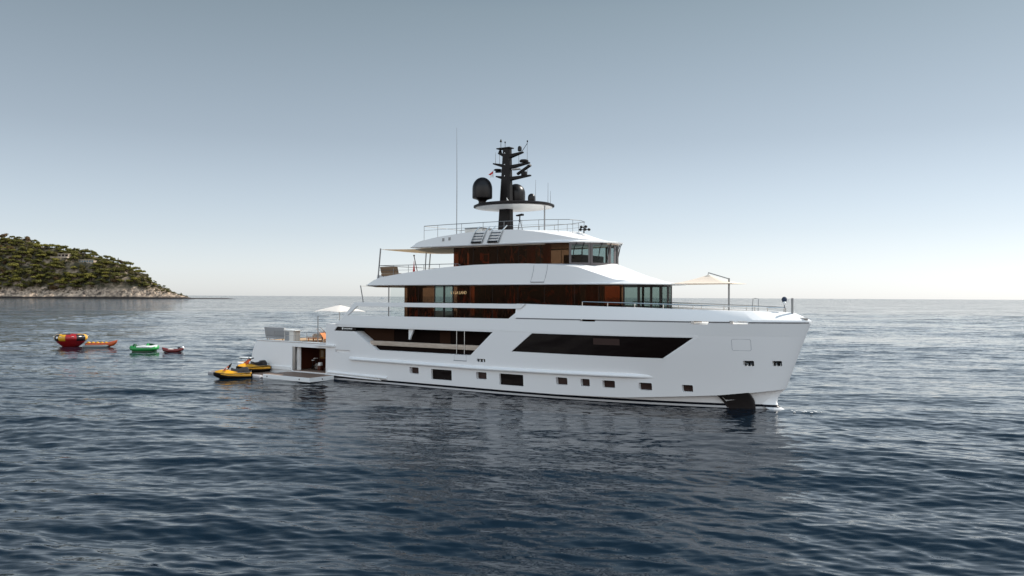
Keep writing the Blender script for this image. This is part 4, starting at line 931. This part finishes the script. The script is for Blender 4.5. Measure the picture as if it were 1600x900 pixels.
# banana boat
o = wthing('banana_boat', 'long orange and grey banana boat with upturned nose', 'inflatable', -58.6, 113.7, 0, R(1))
q = MB(); pts = [(-2.25, 0, .38), (-2.0, 0, .40), (-1.0, 0, .40), (.2, 0, .40), (1.0, 0, .42), (1.6, 0, .55), (2.05, 0, .80), (2.3, 0, 1.05)]; q.tube(pts, [.10, .27, .32, .32, .33, .34, .22, .04], 14); q.obj('main_tube', M['torg'], o, ship=False, smooth=60)
for y_ in (-.62, .62):
    q = MB(); q.tube([(-2.3, y_*.8, .16), (-2.0, y_, .14), (.2, y_, .14), (.9, y_*.8, .2), (1.25, y_*.5, .3)], [.08, .22, .24, .22, .06], 12); q.obj('side_tube', M['tgry'], o, ship=False, smooth=60)
for i in range(5):
    q = MB(); q.ell((-1.75+.62*i, 0, .68), (.27, .22, .14), 12, 6); q.obj('seat', M['tyel'], o, ship=False)
# green inflatable
o = wthing('green_inflatable', 'lime green and white inflatable lounge raft with dark underside', 'inflatable', -48.8, 105.9, 0, R(14)); o.scale = (.88, .95, 1)
q = MB(); pts = [(1.75*math.copysign(abs(math.cos(a))**.6, math.cos(a)), .95*math.copysign(abs(math.sin(a))**.6, math.sin(a)), .42+.12*(abs(math.cos(a))**4)) for a in [i*2*math.pi/36 for i in range(36)]]
q.tube(pts, .30, 12, closed=True); q.obj('side_tube', M['tgrn'], o, ship=False, smooth=60)
q = MB(); q.prism([(x_*.98, y_*.98) for x_, y_, z_ in pts], -.08, .2, axes='uv'); q.obj('floor', M['tdgr'], o, ship=False, smooth=40)
for x_, h_ in ((-1.3, .30), (.55, .34)):
    q = MB(); q.tube([(x_, -.85, .62), (x_-.05, -.45, .68+h_*.5), (x_-.1, 0, .68+h_*.6), (x_-.05, .45, .68+h_*.5), (x_, .85, .62)], [.16, .2, .2, .2, .16], 10); q.obj('backrest', M['tdgr'] if x_ < 0 else M['tgrn'], o, ship=False, smooth=60)
q = MB(); q.tube([(-.9, -1.02, .66), (0, -1.12, .70), (1.1, -1.05, .66), (1.85, -.5, .74)], [.13, .17, .17, .15], 10); q.obj('side_pillow', M['twht'], o, ship=False, smooth=60)
q = MB(); q.tube([(.3, .55, .98), (1.0, .2, .9), (1.7, -.25, .72)], [.12, .14, .1], 10); q.obj('canopy_tube', M['tdgr'], o, ship=False, smooth=60)
# small red kayak
o = wthing('inflatable_kayak', 'short dark red inflatable kayak with pale seat', 'kayak', -44.3, 104.3, 0, R(6))
q = MB()
for y_ in (-.34, .34): q.tube([(-1.35, 0, .62), (-1.1, y_*.6, .38), (-.5, y_, .26), (.5, y_, .26), (1.1, y_*.6, .4), (1.36, 0, .70)], [.10, .20, .20, .20, .18, .08], 12)
q.obj('side_tube', M['tmar'], o, ship=False, smooth=60, weld=False)
q = MB(); q.prism([(-1.0, -.3), (1.0, -.3), (1.2, 0), (1.0, .3), (-1.0, .3), (-1.2, 0)], .02, .14, axes='uv'); q.obj('floor', M['tblk'], o, ship=False)
q = MB(); q.ell((.78, 0, .62), (.26, .28, .12)); q.obj('seat', M['tblk'], o, ship=False); q = MB(); q.ell((1.22, 0, .62), (.2, .22, .2)); q.obj('bow_cover', M['twht'], o, ship=False); q = MB(); q.ell((-.35, 0, .42), (.42, .26, .1)); q.obj('cushion', M['lfabric'], o, ship=False)

# jet skis
def jet_ski(label, x, y, rot, group, m, z=0):
    o = wthing('jet_ski', label, 'jet ski', x, y, z, rot, group)
    def ring(xx, w, zb, zt): return [(xx, -w*.5, zb), (xx, -w, zb+.22), (xx, -w*1.02, zt), (xx, w*1.02, zt), (xx, w, zb+.22), (xx, w*.5, zb)]
    q = MB(); q.loft([ring(-1.6, .50, -.1, .40), ring(-.6, .58, -.12, .42), (ring(.5, .56, -.1, .44)), ring(1.2, .38, .0, .50), ring(1.62, .14, .18, .56), ring(1.75, .03, .34, .56)], True, True); q.obj('hull', M['black'], o, ship=False, smooth=40)
    q = MB()
    def dk(xx, w, zt, h): return [(xx, -w, zt), (xx, -w*.75, zt+h*.6), (xx, -w*.3, zt+h), (xx, w*.3, zt+h), (xx, w*.75, zt+h*.6), (xx, w, zt)]
    q.loft([dk(-1.55, .45, .42, .06), dk(-.5, .52, .44, .08), dk(.2, .56, .45, .22), dk(.7, .50, .46, .34), dk(1.2, .36, .50, .26), dk(1.6, .12, .55, .08)], True, True); q.obj('deck', M[m], o, ship=False, smooth=40)
    q = MB(); q.loft([[(xx, -w, .5), (xx, -w*.8, z), (xx, w*.8, z), (xx, w, .5)] for xx, w, z in ((-1.35, .22, .74), (-1.15, .24, .98), (-.75, .23, .95), (-.6, .22, .84), (-.1, .20, .82), (.15, .16, .92), (.25, .14, .92))], True, True); q.obj('seat', M['tblk'], o, ship=False, bevel=.04)
    q = MB(); q.tube([(.66, 0, .74), (.30, 0, 1.16)], .11, 8); q.tube([(.22, -.44, 1.26), (.34, -.14, 1.17), (.34, .14, 1.17), (.22, .44, 1.26)], .05, 8); q.obj('handlebar', M['black'], o, ship=False)
    q = MB(); q.loft([[(.66, -.28, .70), (.66, .28, .70), (.98, .30, .68), (.98, -.30, .68)], [(.40, -.20, 1.10), (.40, .20, 1.10), (.50, .20, 1.12), (.50, -.20, 1.12)]], True, True); q.obj('windshield', M['torg'], o, ship=False)
    for s in (-1, 1):
        q = MB(); q.loft([[(xx, s*(w+.012), z0), (xx, s*(w+.03), (z0+z1)/2), (xx, s*(w+.012), z1), (xx, s*(w-.04), (z0+z1)/2)] for xx, w, z0, z1 in ((-1.5, .52, .18, .36), (-.4, .585, .20, .38), (.5, .57, .26, .38), (1.1, .42, .36, .44))], True, True); q.obj('side_panel', M['jyel'], o, ship=False)
        q = MB(); q.box(-1.45, .1, s*.36-.10, s*.36+.10, .50, .53); q.obj('foot_mat', M['tgry'], o, ship=False)
    for s in (-1, 1):
        q = MB(); q.tube([(.62, s*.34, .78), (.58, s*.44, .94)], [.05, .075], 8); q.obj('mirror', M['twht'], o, ship=False)
    q = MB(); q.tube([(-1.5, -.3, .48), (-1.5, -.3, .62), (-1.5, .3, .62), (-1.5, .3, .48)], .025, 6); q.obj('grab_rail', M['steel2'], o, ship=False)
    return o
jet_ski('yellow and black jet ski floating in the water outside the grey dock', -25.3, 72.6, R(198), 'jet skis at the stern', 'jyel')
jet_ski('yellow jet ski drawn up on the grey dock, against the stern platform', -24.4, 75.3, R(228), 'jet skis at the stern', 'jyel', .38)
dkk = thing('floating_dock', 'flat grey floating dock behind the jet skis', 'dock', (0, 0, 0), 0)
q = MB(); q.box(-13.0, -5.35, 4.75, 7.7, -.12, .22); q.obj('float', M['dockg'], dkk, bevel=.08); MB().box(-12.8, -5.5, 4.9, 7.5, .224, .25).obj('mat', M['teakg'], dkk, smooth=0)
fd = thing('inflatable_fender', 'long grey inflatable fender lying in the water beside the terrace', 'fender', (-6.5, 7.45, 0))
q = MB(); q.tube([(-1.3, 0, .10), (-1.15, 0, .10), (1.0, 0, .10), (1.15, 0, .10)], [.06, .2, .2, .06], 12); q.obj('tube', M['dockg'], fd, smooth=60); q = MB(); q.lathe([(.001, 0), (.07, 0), (.05, .12), (.001, .13)], (-.2, 0, .28), 8); q.obj('valve', M['black'], fd)
def board(label, loc, rot, L, W):
    o = thing('paddle_board', label, 'paddle board', loc, rot, 'paddle boards on the swim platform')
    pts = [(L/2*math.cos(a), W/2*math.copysign(abs(math.sin(a))**.75, math.sin(a))) for a in [i*2*math.pi/32 for i in range(32)]]
    MB().prism(pts, .07, .14, axes='uv').obj('deck', M['twht'], o, bevel=.02); MB().prism([(a*1.004, b*1.01) for a, b in pts], 0, .068, axes='uv').obj('rail_edge', M['brd'], o)
    q = MB(); q.prism([(-L*.46, -.0), (-L*.40, 0), (-L*.44, -.14)], -.01, .01); q.obj('fin', M['black'], o, smooth=0); return o
board('white paddle board with dark edge overhanging the stern platform', (-14.2, 1.6, .98), R(8), 3.6, .85)
board('white paddle board lying flat against the transom', (-11.9, 3.0, .90), R(5), 2.6, .75)
jb = thing('boat_cover', 'bunched white cover lying beside the second jet ski', 'cover', (-9.2, 4.95, .26))
q = MB(); q.ell((0, 0, .18), (.75, .35, .22)); q.ell((.55, .05, .14), (.5, .3, .18)); q.ell((-.55, -.05, .12), (.45, .28, .16)); q.obj('cloth', M['twht'], jb)

# foam where the stem casting cuts the ripples
q = MB(); fr_ = random.Random(4)
for i in range(11):
    a = fr_.random()*6.283; r_ = fr_.random()**.7; q.ell((40.4+1.3*r_*math.cos(a), .2+1.0*r_*math.sin(a), .05), (.04+.08*fr_.random(), .03+.05*fr_.random(), .025), 7, 4)
fo = q.obj('foam', M['twht'], None, ship=True, weld=False); fo.matrix_world = SHIP; fo['kind'] = 'stuff'; tag(fo, 'white foam flecks on the water at the yacht stem', 'foam')
# distant boats
def far_boat(name, label, x, y, L, rot):
    o = wthing(name, label, 'boat', x, y, 0, rot)
    q = MB(); q.loft([[(-L/2, -L*.12, -.3), (-L/2, -L*.13, L*.10), (-L/2, L*.13, L*.10), (-L/2, L*.12, -.3)], [(L*.1, -L*.12, -.3), (L*.1, -L*.14, L*.12), (L*.1, L*.14, L*.12), (L*.1, L*.12, -.3)], [(L*.42, -.05, -.3), (L*.5, -.05, L*.16), (L*.5, .05, L*.16), (L*.42, .05, -.3)]], True, True); q.obj('hull', M['white2'], o, ship=False)
    MB().box(-L*.3, L*.12, -L*.09, L*.09, L*.12, L*.22).obj('cabin', M['twht'], o, ship=False); MB().box(-L*.28, L*.125, -L*.092, L*.092, L*.15, L*.19).obj('window', M['black'], o, ship=False)
    return o
far_boat('motor_boat', 'tiny white motor boat on the horizon behind the aft upper deck', -490, 3000, 17, R(10))
far_boat('fishing_boat', 'tiny dark boat on the open horizon off the bow', 1620, 4000, 11, R(60))

# ------------------------------------------------------------------ the wooded headland
D0 = 1700.0
RIDGE = [(-2200, 182), (-1367, 163), (-1093, 143), (-1025, 136), (-991, 123), (-943, 112), (-888, 100), (-868, 94), (-840, 85), (-813, 71), (-779, 57), (-765, 40), (-738, 26), (-704, 13), (-686, 4.2), (-672, 1.2), (-592, 0.7), (-575, -3)]
ROCK = [(-2200, 14), (-1093, 13), (-960, 12), (-888, 21), (-850, 30), (-813, 27), (-760, 15), (-715, 8), (-683, 3), (-590, 1.0)]
def fbm(x, y, seed, octs, base):
    out = np.zeros_like(x, dtype=float); rg = np.random.default_rng(seed); amp, lam = 1.0, base
    for o in range(octs):
        for j in range(5):
            th = rg.random()*6.283; ph = rg.random()*6.283; out = out+amp*np.sin(2*np.pi/lam/(.75+.5*rg.random())*(x*np.cos(th)+y*np.sin(th))+ph)/2.2
        amp *= .55; lam *= .5
    return out
VILLAS = [(-1003, 82, 92.0, 30, 14), (-948, 72, 79.0, 34, 14)]       # X, depth, floor level, half width, half depth
def terrain(X, d):
    X = np.asarray(X, float); d = np.asarray(d, float)
    Xe = X*D0/(D0+np.maximum(d, 0))+.03*np.maximum(d, 0)
    rx = np.interp(Xe, *zip(*RIDGE)); ridge = rx-np.minimum(7, .45*np.maximum(rx, 0))
    rk = np.minimum(np.interp(Xe, *zip(*ROCK)), ridge)
    dr = 26+1.05*np.maximum(ridge, 0); t = np.clip((d-16)/np.maximum(1, dr-16), 0, 1)
    shore = np.clip((d+2)/18, 0, 1)**.75
    z = rk*shore + (ridge-rk)*(np.sin(t*np.pi/2)**.9)
    back = np.clip((d-dr)/220, 0, 1); z = z*(1-.65*back**1.3)
    z = z + fbm(X, d*1.0, 5, 3, 70)*np.clip(ridge/60, 0, 1)*3.0*np.clip(d/30, 0, 1)
    cr = fbm(X*1.0+.6*d, d*1.6, 9, 4, 17)*1.3+np.abs(fbm(X+.8*z, d, 19, 3, 11))*1.6-1
    z = z + cr*np.clip((d+3)/9, 0, 1)*np.clip(1.35-d/34, .12, 1)*np.clip(ridge/12, .06, 1)
    for vx, vd, vz, hw, hd in VILLAS:
        k = np.clip(1.6-np.maximum(np.abs(X-vx)/hw, np.abs(d-vd)/hd), 0, .6)/.6; z = z*(1-k)+vz*k
    return np.where(d < -2, -3.0, z)
def headland():
    xs = np.concatenate([np.linspace(-2200, -1250, 60), np.linspace(-1245, -560, 275)]); ds = np.concatenate([np.linspace(-8, 40, 34), np.linspace(43, 240, 50), np.linspace(250, 620, 16)])
    Xg, Dg = np.meshgrid(xs, ds); Zg = terrain(Xg, Dg)
    co = np.stack([Xg, D0+Dg, Zg], -1).reshape(-1, 3); nx, nd = len(xs), len(ds)
    f = [(i*nx+j, i*nx+j+1, (i+1)*nx+j+1, (i+1)*nx+j) for i in range(nd-1) for j in range(nx-1)]
    me = bpy.data.meshes.new('headland_terrain'); me.from_pydata(co.tolist(), [], f); me.update()
    o = bpy.data.objects.new('headland_terrain', me); COL.objects.link(o); structure(o)
    m = mat('rock_and_soil', (.3, .25, .2), .9); n = m.node_tree.nodes; l = m.node_tree.links; b = n['Principled BSDF']
    tc = n.new('ShaderNodeTexCoord'); sx = n.new('ShaderNodeSeparateXYZ'); l.new(tc.outputs['Object'], sx.inputs[0])
    t = n.new('ShaderNodeTexNoise'); t.inputs['Scale'].default_value = .12; t.inputs['Detail'].default_value = 8; t.inputs['Roughness'].default_value = .7; l.new(tc.outputs['Object'], t.inputs['Vector'])
    rk = n.new('ShaderNodeValToRGB'); rk.color_ramp.elements[0].position = .38; rk.color_ramp.elements[0].color = (.06, .045, .036, 1); rk.color_ramp.elements[1].position = .62; rk.color_ramp.elements[1].color = (.56, .43, .32, 1); l.new(t.outputs['Fac'], rk.inputs[0])
    t2 = n.new('ShaderNodeTexNoise'); t2.inputs['Scale'].default_value = .05; t2.inputs['Detail'].default_value = 6; l.new(tc.outputs['Object'], t2.inputs['Vector'])
    gd = n.new('ShaderNodeValToRGB'); gd.color_ramp.elements[0].position = .45; gd.color_ramp.elements[0].color = (.040, .036, .016, 1); gd.color_ramp.elements[1].position = .66; gd.color_ramp.elements[1].color = (.30, .23, .165, 1); l.new(t2.outputs['Fac'], gd.inputs[0])
    ad = n.new('ShaderNodeMath'); ad.operation = 'MULTIPLY_ADD'; ad.inputs[1].default_value = 34; ad.inputs[2].default_value = -17; l.new(t2.outputs['Fac'], ad.inputs[0])
    sm = n.new('ShaderNodeMath'); sm.operation = 'ADD'; l.new(sx.outputs['Z'], sm.inputs[0]); l.new(ad.outputs[0], sm.inputs[1])
    mr = n.new('ShaderNodeMapRange'); mr.inputs['From Min'].default_value = 19; mr.inputs['From Max'].default_value = 25; l.new(sm.outputs[0], mr.inputs[0])
    mx = n.new('ShaderNodeMix'); mx.data_type = 'RGBA'; l.new(mr.outputs[0], mx.inputs['Factor']); l.new(rk.outputs[0], mx.inputs['A']); l.new(gd.outputs[0], mx.inputs['B'])
    wet = n.new('ShaderNodeMapRange'); wet.inputs['From Min'].default_value = 2.2; wet.inputs['From Max'].default_value = 5.0; l.new(sx.outputs['Z'], wet.inputs[0])
    m2 = n.new('ShaderNodeMix'); m2.data_type = 'RGBA'; m2.inputs['A'].default_value = (.022, .017, .015, 1); l.new(wet.outputs[0], m2.inputs['Factor']); l.new(mx.outputs['Result'], m2.inputs['B']); l.new(m2.outputs['Result'], b.inputs['Base Color'])
    me.materials.append(m)
headland()

def leafmat(name, c1, c2):
    m = mat(name, c1, .75, spec=.2); n = m.node_tree.nodes; l = m.node_tree.links; b = n['Principled BSDF']
    g = n.new('ShaderNodeNewGeometry'); mx = n.new('ShaderNodeMix'); mx.data_type = 'RGBA'; mx.inputs['A'].default_value = (*c1, 1); mx.inputs['B'].default_value = (*c2, 1)
    l.new(g.outputs['Random Per Island'], mx.inputs['Factor']); l.new(mx.outputs['Result'], b.inputs['Base Color'])
    tr = n.new('ShaderNodeBsdfTranslucent'); l.new(mx.outputs['Result'], tr.inputs[0]); ms = n.new('ShaderNodeMixShader'); ms.inputs[0].default_value = .35
    l.new(b.outputs[0], ms.inputs[1]); l.new(tr.outputs[0], ms.inputs[2]); l.new(ms.outputs[0], n['Material Output'].inputs[0]); return m
LEAF = [leafmat('pine_needles', (.13, .122, .024), (.26, .23, .05)), leafmat('dark_pine_needles', (.075, .080, .020), (.18, .16, .042)), leafmat('olive_foliage', (.085, .075, .022), (.150, .125, .045)), leafmat('cypress_foliage', (.012, .020, .008), (.030, .042, .015)), leafmat('dry_foliage', (.10, .062, .028), (.17, .105, .05))]
BARK = mat('pine_bark', (.11, .075, .05), .9)
def leaves(lumps, nper, size, rg, flat=.0):
    """leaf tufts scattered over and through a set of ellipsoid lumps"""
    vs = []; fs = []
    for (cx, cy, cz), (rx, ry, rz_) in lumps:
        for _ in range(nper):
            d = rg.normal(size=3); d /= np.linalg.norm(d); k = .55+.5*rg.random()
            if d[2] < -.25: d[2] *= .4
            p = np.array([cx+d[0]*rx*k, cy+d[1]*ry*k, cz+d[2]*rz_*k])
            nrm = d+rg.normal(size=3)*.45+np.array([0, 0, .25]); nrm /= np.linalg.norm(nrm)
            a = np.cross(nrm, [.3, .5, .8]); a /= np.linalg.norm(a); c = np.cross(nrm, a); s = size*(.6+.8*rg.random()); th = rg.random()*6.28
            a, c = a*math.cos(th)+c*math.sin(th), c*math.cos(th)-a*math.sin(th); o = len(vs)
            vs += [tuple(p+a*s), tuple(p+c*s*.7+nrm*s*.25), tuple(p-a*s), tuple(p-c*s*.7+nrm*s*.1)]; fs.append((o, o+1, o+2, o+3))
    return vs, fs
def crown_mesh(name, kind, seed, m):
    rg = np.random.default_rng(seed); lumps = []
    if kind == 'umbrella':
        for i in range(11):
            a = rg.random()*6.28; r = 6.8*math.sqrt(rg.random()); lumps.append(((r*math.cos(a), r*math.sin(a), 9.5+rg.normal()*.7-.05*r*r*.6), (3.2+rg.random()*1.6, 3.2+rg.random()*1.6, 1.7+rg.random()*.8)))
        vs, fs = leaves(lumps, 62, .95, rg)
    elif kind == 'round':
        for i in range(10):
            a = rg.random()*6.28; r = 4.0*math.sqrt(rg.random()); lumps.append(((r*math.cos(a), r*math.sin(a), 6.5+rg.normal()*1.7), (2.7+rg.random(), 2.7+rg.random(), 2.1+rg.random()*.7)))
        vs, fs = leaves(lumps, 62, .85, rg)
    elif kind == 'cypress':
        for i in range(9): lumps.append(((rg.normal()*.2, rg.normal()*.2, 2+i*1.35), (1.5*(1-i/11)+.2, 1.5*(1-i/11)+.2, 1.5)))
        vs, fs = leaves(lumps, 45, .55, rg)
    else:
        for i in range(8):
            a = rg.random()*6.28; lumps.append(((2.8*math.cos(a)*rg.random(), 2.8*math.sin(a)*rg.random(), 4+i*1.1+rg.normal()*.3), (3.6-.33*i+rg.random()*.4, 3.6-.33*i, .8)))
        vs, fs = leaves(lumps, 60, .8, rg)
    me = bpy.data.meshes.new(name); me.from_pydata(vs, [], fs); me.materials.append(m); me.shade_smooth(); return me
def trunk_mesh(name, h, r, seed):
    rg = np.random.default_rng(seed); q = MB(); q.tube([(0, 0, -2), (rg.normal()*.3, rg.normal()*.3, h*.5), (rg.normal()*.6, rg.normal()*.6, h)], [r*1.3, r, r*.6], 7)
    for i in range(4):
        a = rg.random()*6.28; q.tube([(0, 0, h*.62), (2.0*math.cos(a), 2.0*math.sin(a), h*.86), (4.2*math.cos(a), 4.2*math.sin(a), h*1.0)], [r*.5, r*.35, r*.15], 5)
    return q.mesh(name, [BARK], weld=False)
KIND = {'umbrella_pine': [(crown_mesh('crown', 'umbrella', 20+i, LEAF[0 if i % 2 else 1]), trunk_mesh('trunk', 9.0, .45, i)) for i in range(5)],
        'broadleaf_tree': [(crown_mesh('crown', 'round', 40+i, LEAF[2 if i % 2 else 1]), trunk_mesh('trunk', 6.0, .35, 9+i)) for i in range(5)],
        'dry_tree': [(crown_mesh('crown', 'round', 60+i, LEAF[4]), trunk_mesh('trunk', 6.0, .35, 19+i)) for i in range(2)],
        'cypress': [(crown_mesh('crown', 'cypress', 70, LEAF[3]), trunk_mesh('trunk', 6, .25, 30))],
        'layered_pine': [(crown_mesh('crown', 'layer', 80+i, LEAF[1]), trunk_mesh('trunk', 11, .35, 31+i)) for i in range(2)]}
GROUPS = {'umbrella_pine': ('umbrella pine with a broad flat green crown on the wooded headland', 'umbrella pines on the headland'), 'broadleaf_tree': ('rounded olive green tree on the slope of the wooded headland', 'rounded trees on the headland'),
          'dry_tree': ('brownish dry tree among the green trees of the headland', 'dry trees on the headland'), 'layered_pine': ('dark pine with layered branches near the headland point', 'layered pines on the headland')}
def tree(kind, x, d, s, rg, label=None, group='', z=None):
    cm, tmn = KIND[kind][int(rg.integers(len(KIND[kind])))]; o = bpy.data.objects.new(kind, None); COL.objects.link(o)
    o.location = (x, D0+d, float(terrain(x, d)) if z is None else z); o.rotation_euler = (0, 0, rg.random()*6.28); o.scale = (s, s, s*(.85+.3*rg.random()))
    L, G = GROUPS.get(kind, (None, None)); tag(o, label or L, 'tree', (G if group == '' else group))
    for nm, me in (('trunk', tmn), ('crown', cm)):
        c = bpy.data.objects.new(nm, me); COL.objects.link(c); c.parent = o
rg = np.random.default_rng(11); placed = []
def clear_of_villa(x, d, z):
    for vx, vd, vz, hw, hd in VILLAS:
        if abs(x-vx) < hw*.62 and vd-40 < d < vd+hd*.9 and z+15 > vz-(vd-d)*.02: return False
    return True
n = 0; tries = 0
def rat(x, d, tab): return float(np.interp(x*D0/(D0+d)+.03*d, *zip(*tab)))
while n < 400 and tries < 26000:
    tries += 1
    x = -1245+560*rg.random(); d = 14+150*rg.random(); rx = rat(x, d, RIDGE)
    if rx < 7 or d > 32+1.12*max(0, rx-11): continue
    z = float(terrain(x, d)); rk = rat(x, d, ROCK)
    if z < rk*.92+2 or not clear_of_villa(x, d, z): continue
    if float(fbm(np.array([x]), np.array([d*1.3]), 33, 2, 62)[0]) > .80 and rg.random() < .9: continue
    s = (.72+.62*rg.random())*(1.0 if rx > 70 else max(.32, rx/70))
    px_, py_ = x*1244/(D0+d), z
    if any(abs(px_-a) < 2.9*(s+b) and abs(py_-c) < 2.2*(s+b) for a, c, b in placed): continue
    placed.append((px_, py_, s)); n += 1
    kind = rg.choice(['umbrella_pine', 'broadleaf_tree', 'dry_tree'], p=[.52, .42, .06]); tree(str(kind), x, d, s, rg)
for x, d, s in ((-905, 105, .8), (-893, 104, 1.05)): tree('cypress', x, d, s, rg, 'dark slender cypress standing against the sky beside the villas' if s > 1 else 'short dark cypress left of the taller one on the ridge', 'cypresses on the ridge')
for x, d, s in ((-795, 50, 1.0), (-782, 42, 1.05), (-716, 24, .5), (-1046, 128, 1.0)): tree('layered_pine', x, d, s, rg)
# scrub that covers the ground between the trees: one mass nobody could count
def scrub():
    vs = []; fs = []; k = 0; rg2 = np.random.default_rng(5)
    while k < 3600:
        x = -1250+575*rg2.random(); d = 8+175*rg2.random(); rx = rat(x, d, RIDGE)
        if rx < 4.5 or d > 34+1.15*max(3, rx-10): continue
        z = float(terrain(x, d)); rk = rat(x, d, ROCK)
        if z < rk*(.8+.4*rg2.random()): continue
        if any(abs(x-vx) < hw*.8 and abs(d-vd) < hd*1.0 for vx, vd, vz, hw, hd in VILLAS): continue
        r = 1.2+2.0*rg2.random(); a, b = leaves([((x, D0+d, z+r*.4), (r*1.3, r*1.3, r*.9))], 14, .75, rg2); o = len(vs); vs += a; fs += [tuple(i+o for i in f) for f in b]; k += 1
    me = bpy.data.meshes.new('scrub'); me.from_pydata(vs, [], fs); me.materials.append(leafmat('scrub_leaves', (.040, .040, .014), (.125, .105, .045)))
    o = bpy.data.objects.new('scrub', me); COL.objects.link(o); o['kind'] = 'stuff'; tag(o, 'dense green scrub covering the headland slope between the trees', 'scrub')
scrub()
# the wood carries on along the coast beyond the headland's first slope: one mass
def coast_wood():
    vs = []; fs = []; rg3 = np.random.default_rng(8); n3 = 0
    src = [m for k_ in ('umbrella_pine', 'broadleaf_tree') for m, _ in KIND[k_][:2]]
    dat = [(np.array([v.co[:] for v in m.vertices]), [tuple(p.vertices) for p in m.polygons]) for m in src]
    while n3 < 330:
        x = -2000+760*rg3.random(); d = 18+190*rg3.random(); rx = rat(x, d, RIDGE)
        if d > 30+1.1*rx or float(terrain(x, d)) < 18: continue
        co, pf_ = dat[int(rg3.integers(len(dat)))]; s_ = .9+.7*rg3.random(); a = rg3.random()*6.28; c_, q_ = math.cos(a), math.sin(a); o_ = len(vs)
        z = float(terrain(x, d)); vs += [(x+s_*(u*c_-v*q_), D0+d+s_*(u*q_+v*c_), z+s_*w) for u, v, w in co]; fs += [tuple(i+o_ for i in f) for f in pf_]; n3 += 1
    me = bpy.data.meshes.new('coast_wood'); me.from_pydata(vs, [], fs); me.materials.append(LEAF[0]); me.shade_smooth()
    o = bpy.data.objects.new('coast_wood', me); COL.objects.link(o); o['kind'] = 'stuff'; tag(o, 'continuous pine wood covering the coast past the edge of the headland', 'wood')
coast_wood()
M['stone'] = mat('pale_render', (.40, .33, .26), .8); M['roofw'] = mat('pale_roof', (.48, .42, .35), .8); M['bluegl'] = mat('blue_glass', (.05, .11, .14), .08); M['lawn'] = mat('dry_lawn', (.26, .22, .06), .9)
def villa(label, vx, vd, vz, w, dpt, h, wallm, winm, nwin, storeys=1):
    o = wthing('villa', label, 'house', vx, D0+vd, vz, R(-12))
    MB().box(-w/2, w/2, -dpt/2, dpt/2, -3, h).obj('wall', M[wallm], o, ship=False, smooth=0)
    MB().box(-w/2-1, w/2+1, -dpt/2-1.2, dpt/2+1, h+.01, h+.7).obj('roof', M['roofw'], o, ship=False, smooth=0)
    for i in range(nwin):
        a = -w/2+w*(i+.12)/nwin; b = -w/2+w*(i+.88)/nwin
        f = MB().box(a, b, -dpt/2-.12, -dpt/2-.003, h*.15, h*.88).obj('window', M['greyframe'], o, ship=False, smooth=0)
        MB().box(a+.25, b-.25, -dpt/2-.2, -dpt/2-.125, h*.15+.25, h*.88-.25).obj('pane', M[winm], f, ship=False, smooth=0)
    MB().box(-w/2-4, w/2+4, -dpt/2-9, -dpt/2-2.0, -3, .25).obj('terrace', M['stone'], o, ship=False, smooth=0)
    return o
villa('cream flat-roofed villa with dark openings among pines on the ridge', -1003, 84, 92.0, 27, 10, 6.5, 'stone', 'dglass', 3)
villa('long low villa with a blue glass front on the headland slope', -946, 74, 79.0, 38, 10, 6, 'stone', 'bluegl', 6)
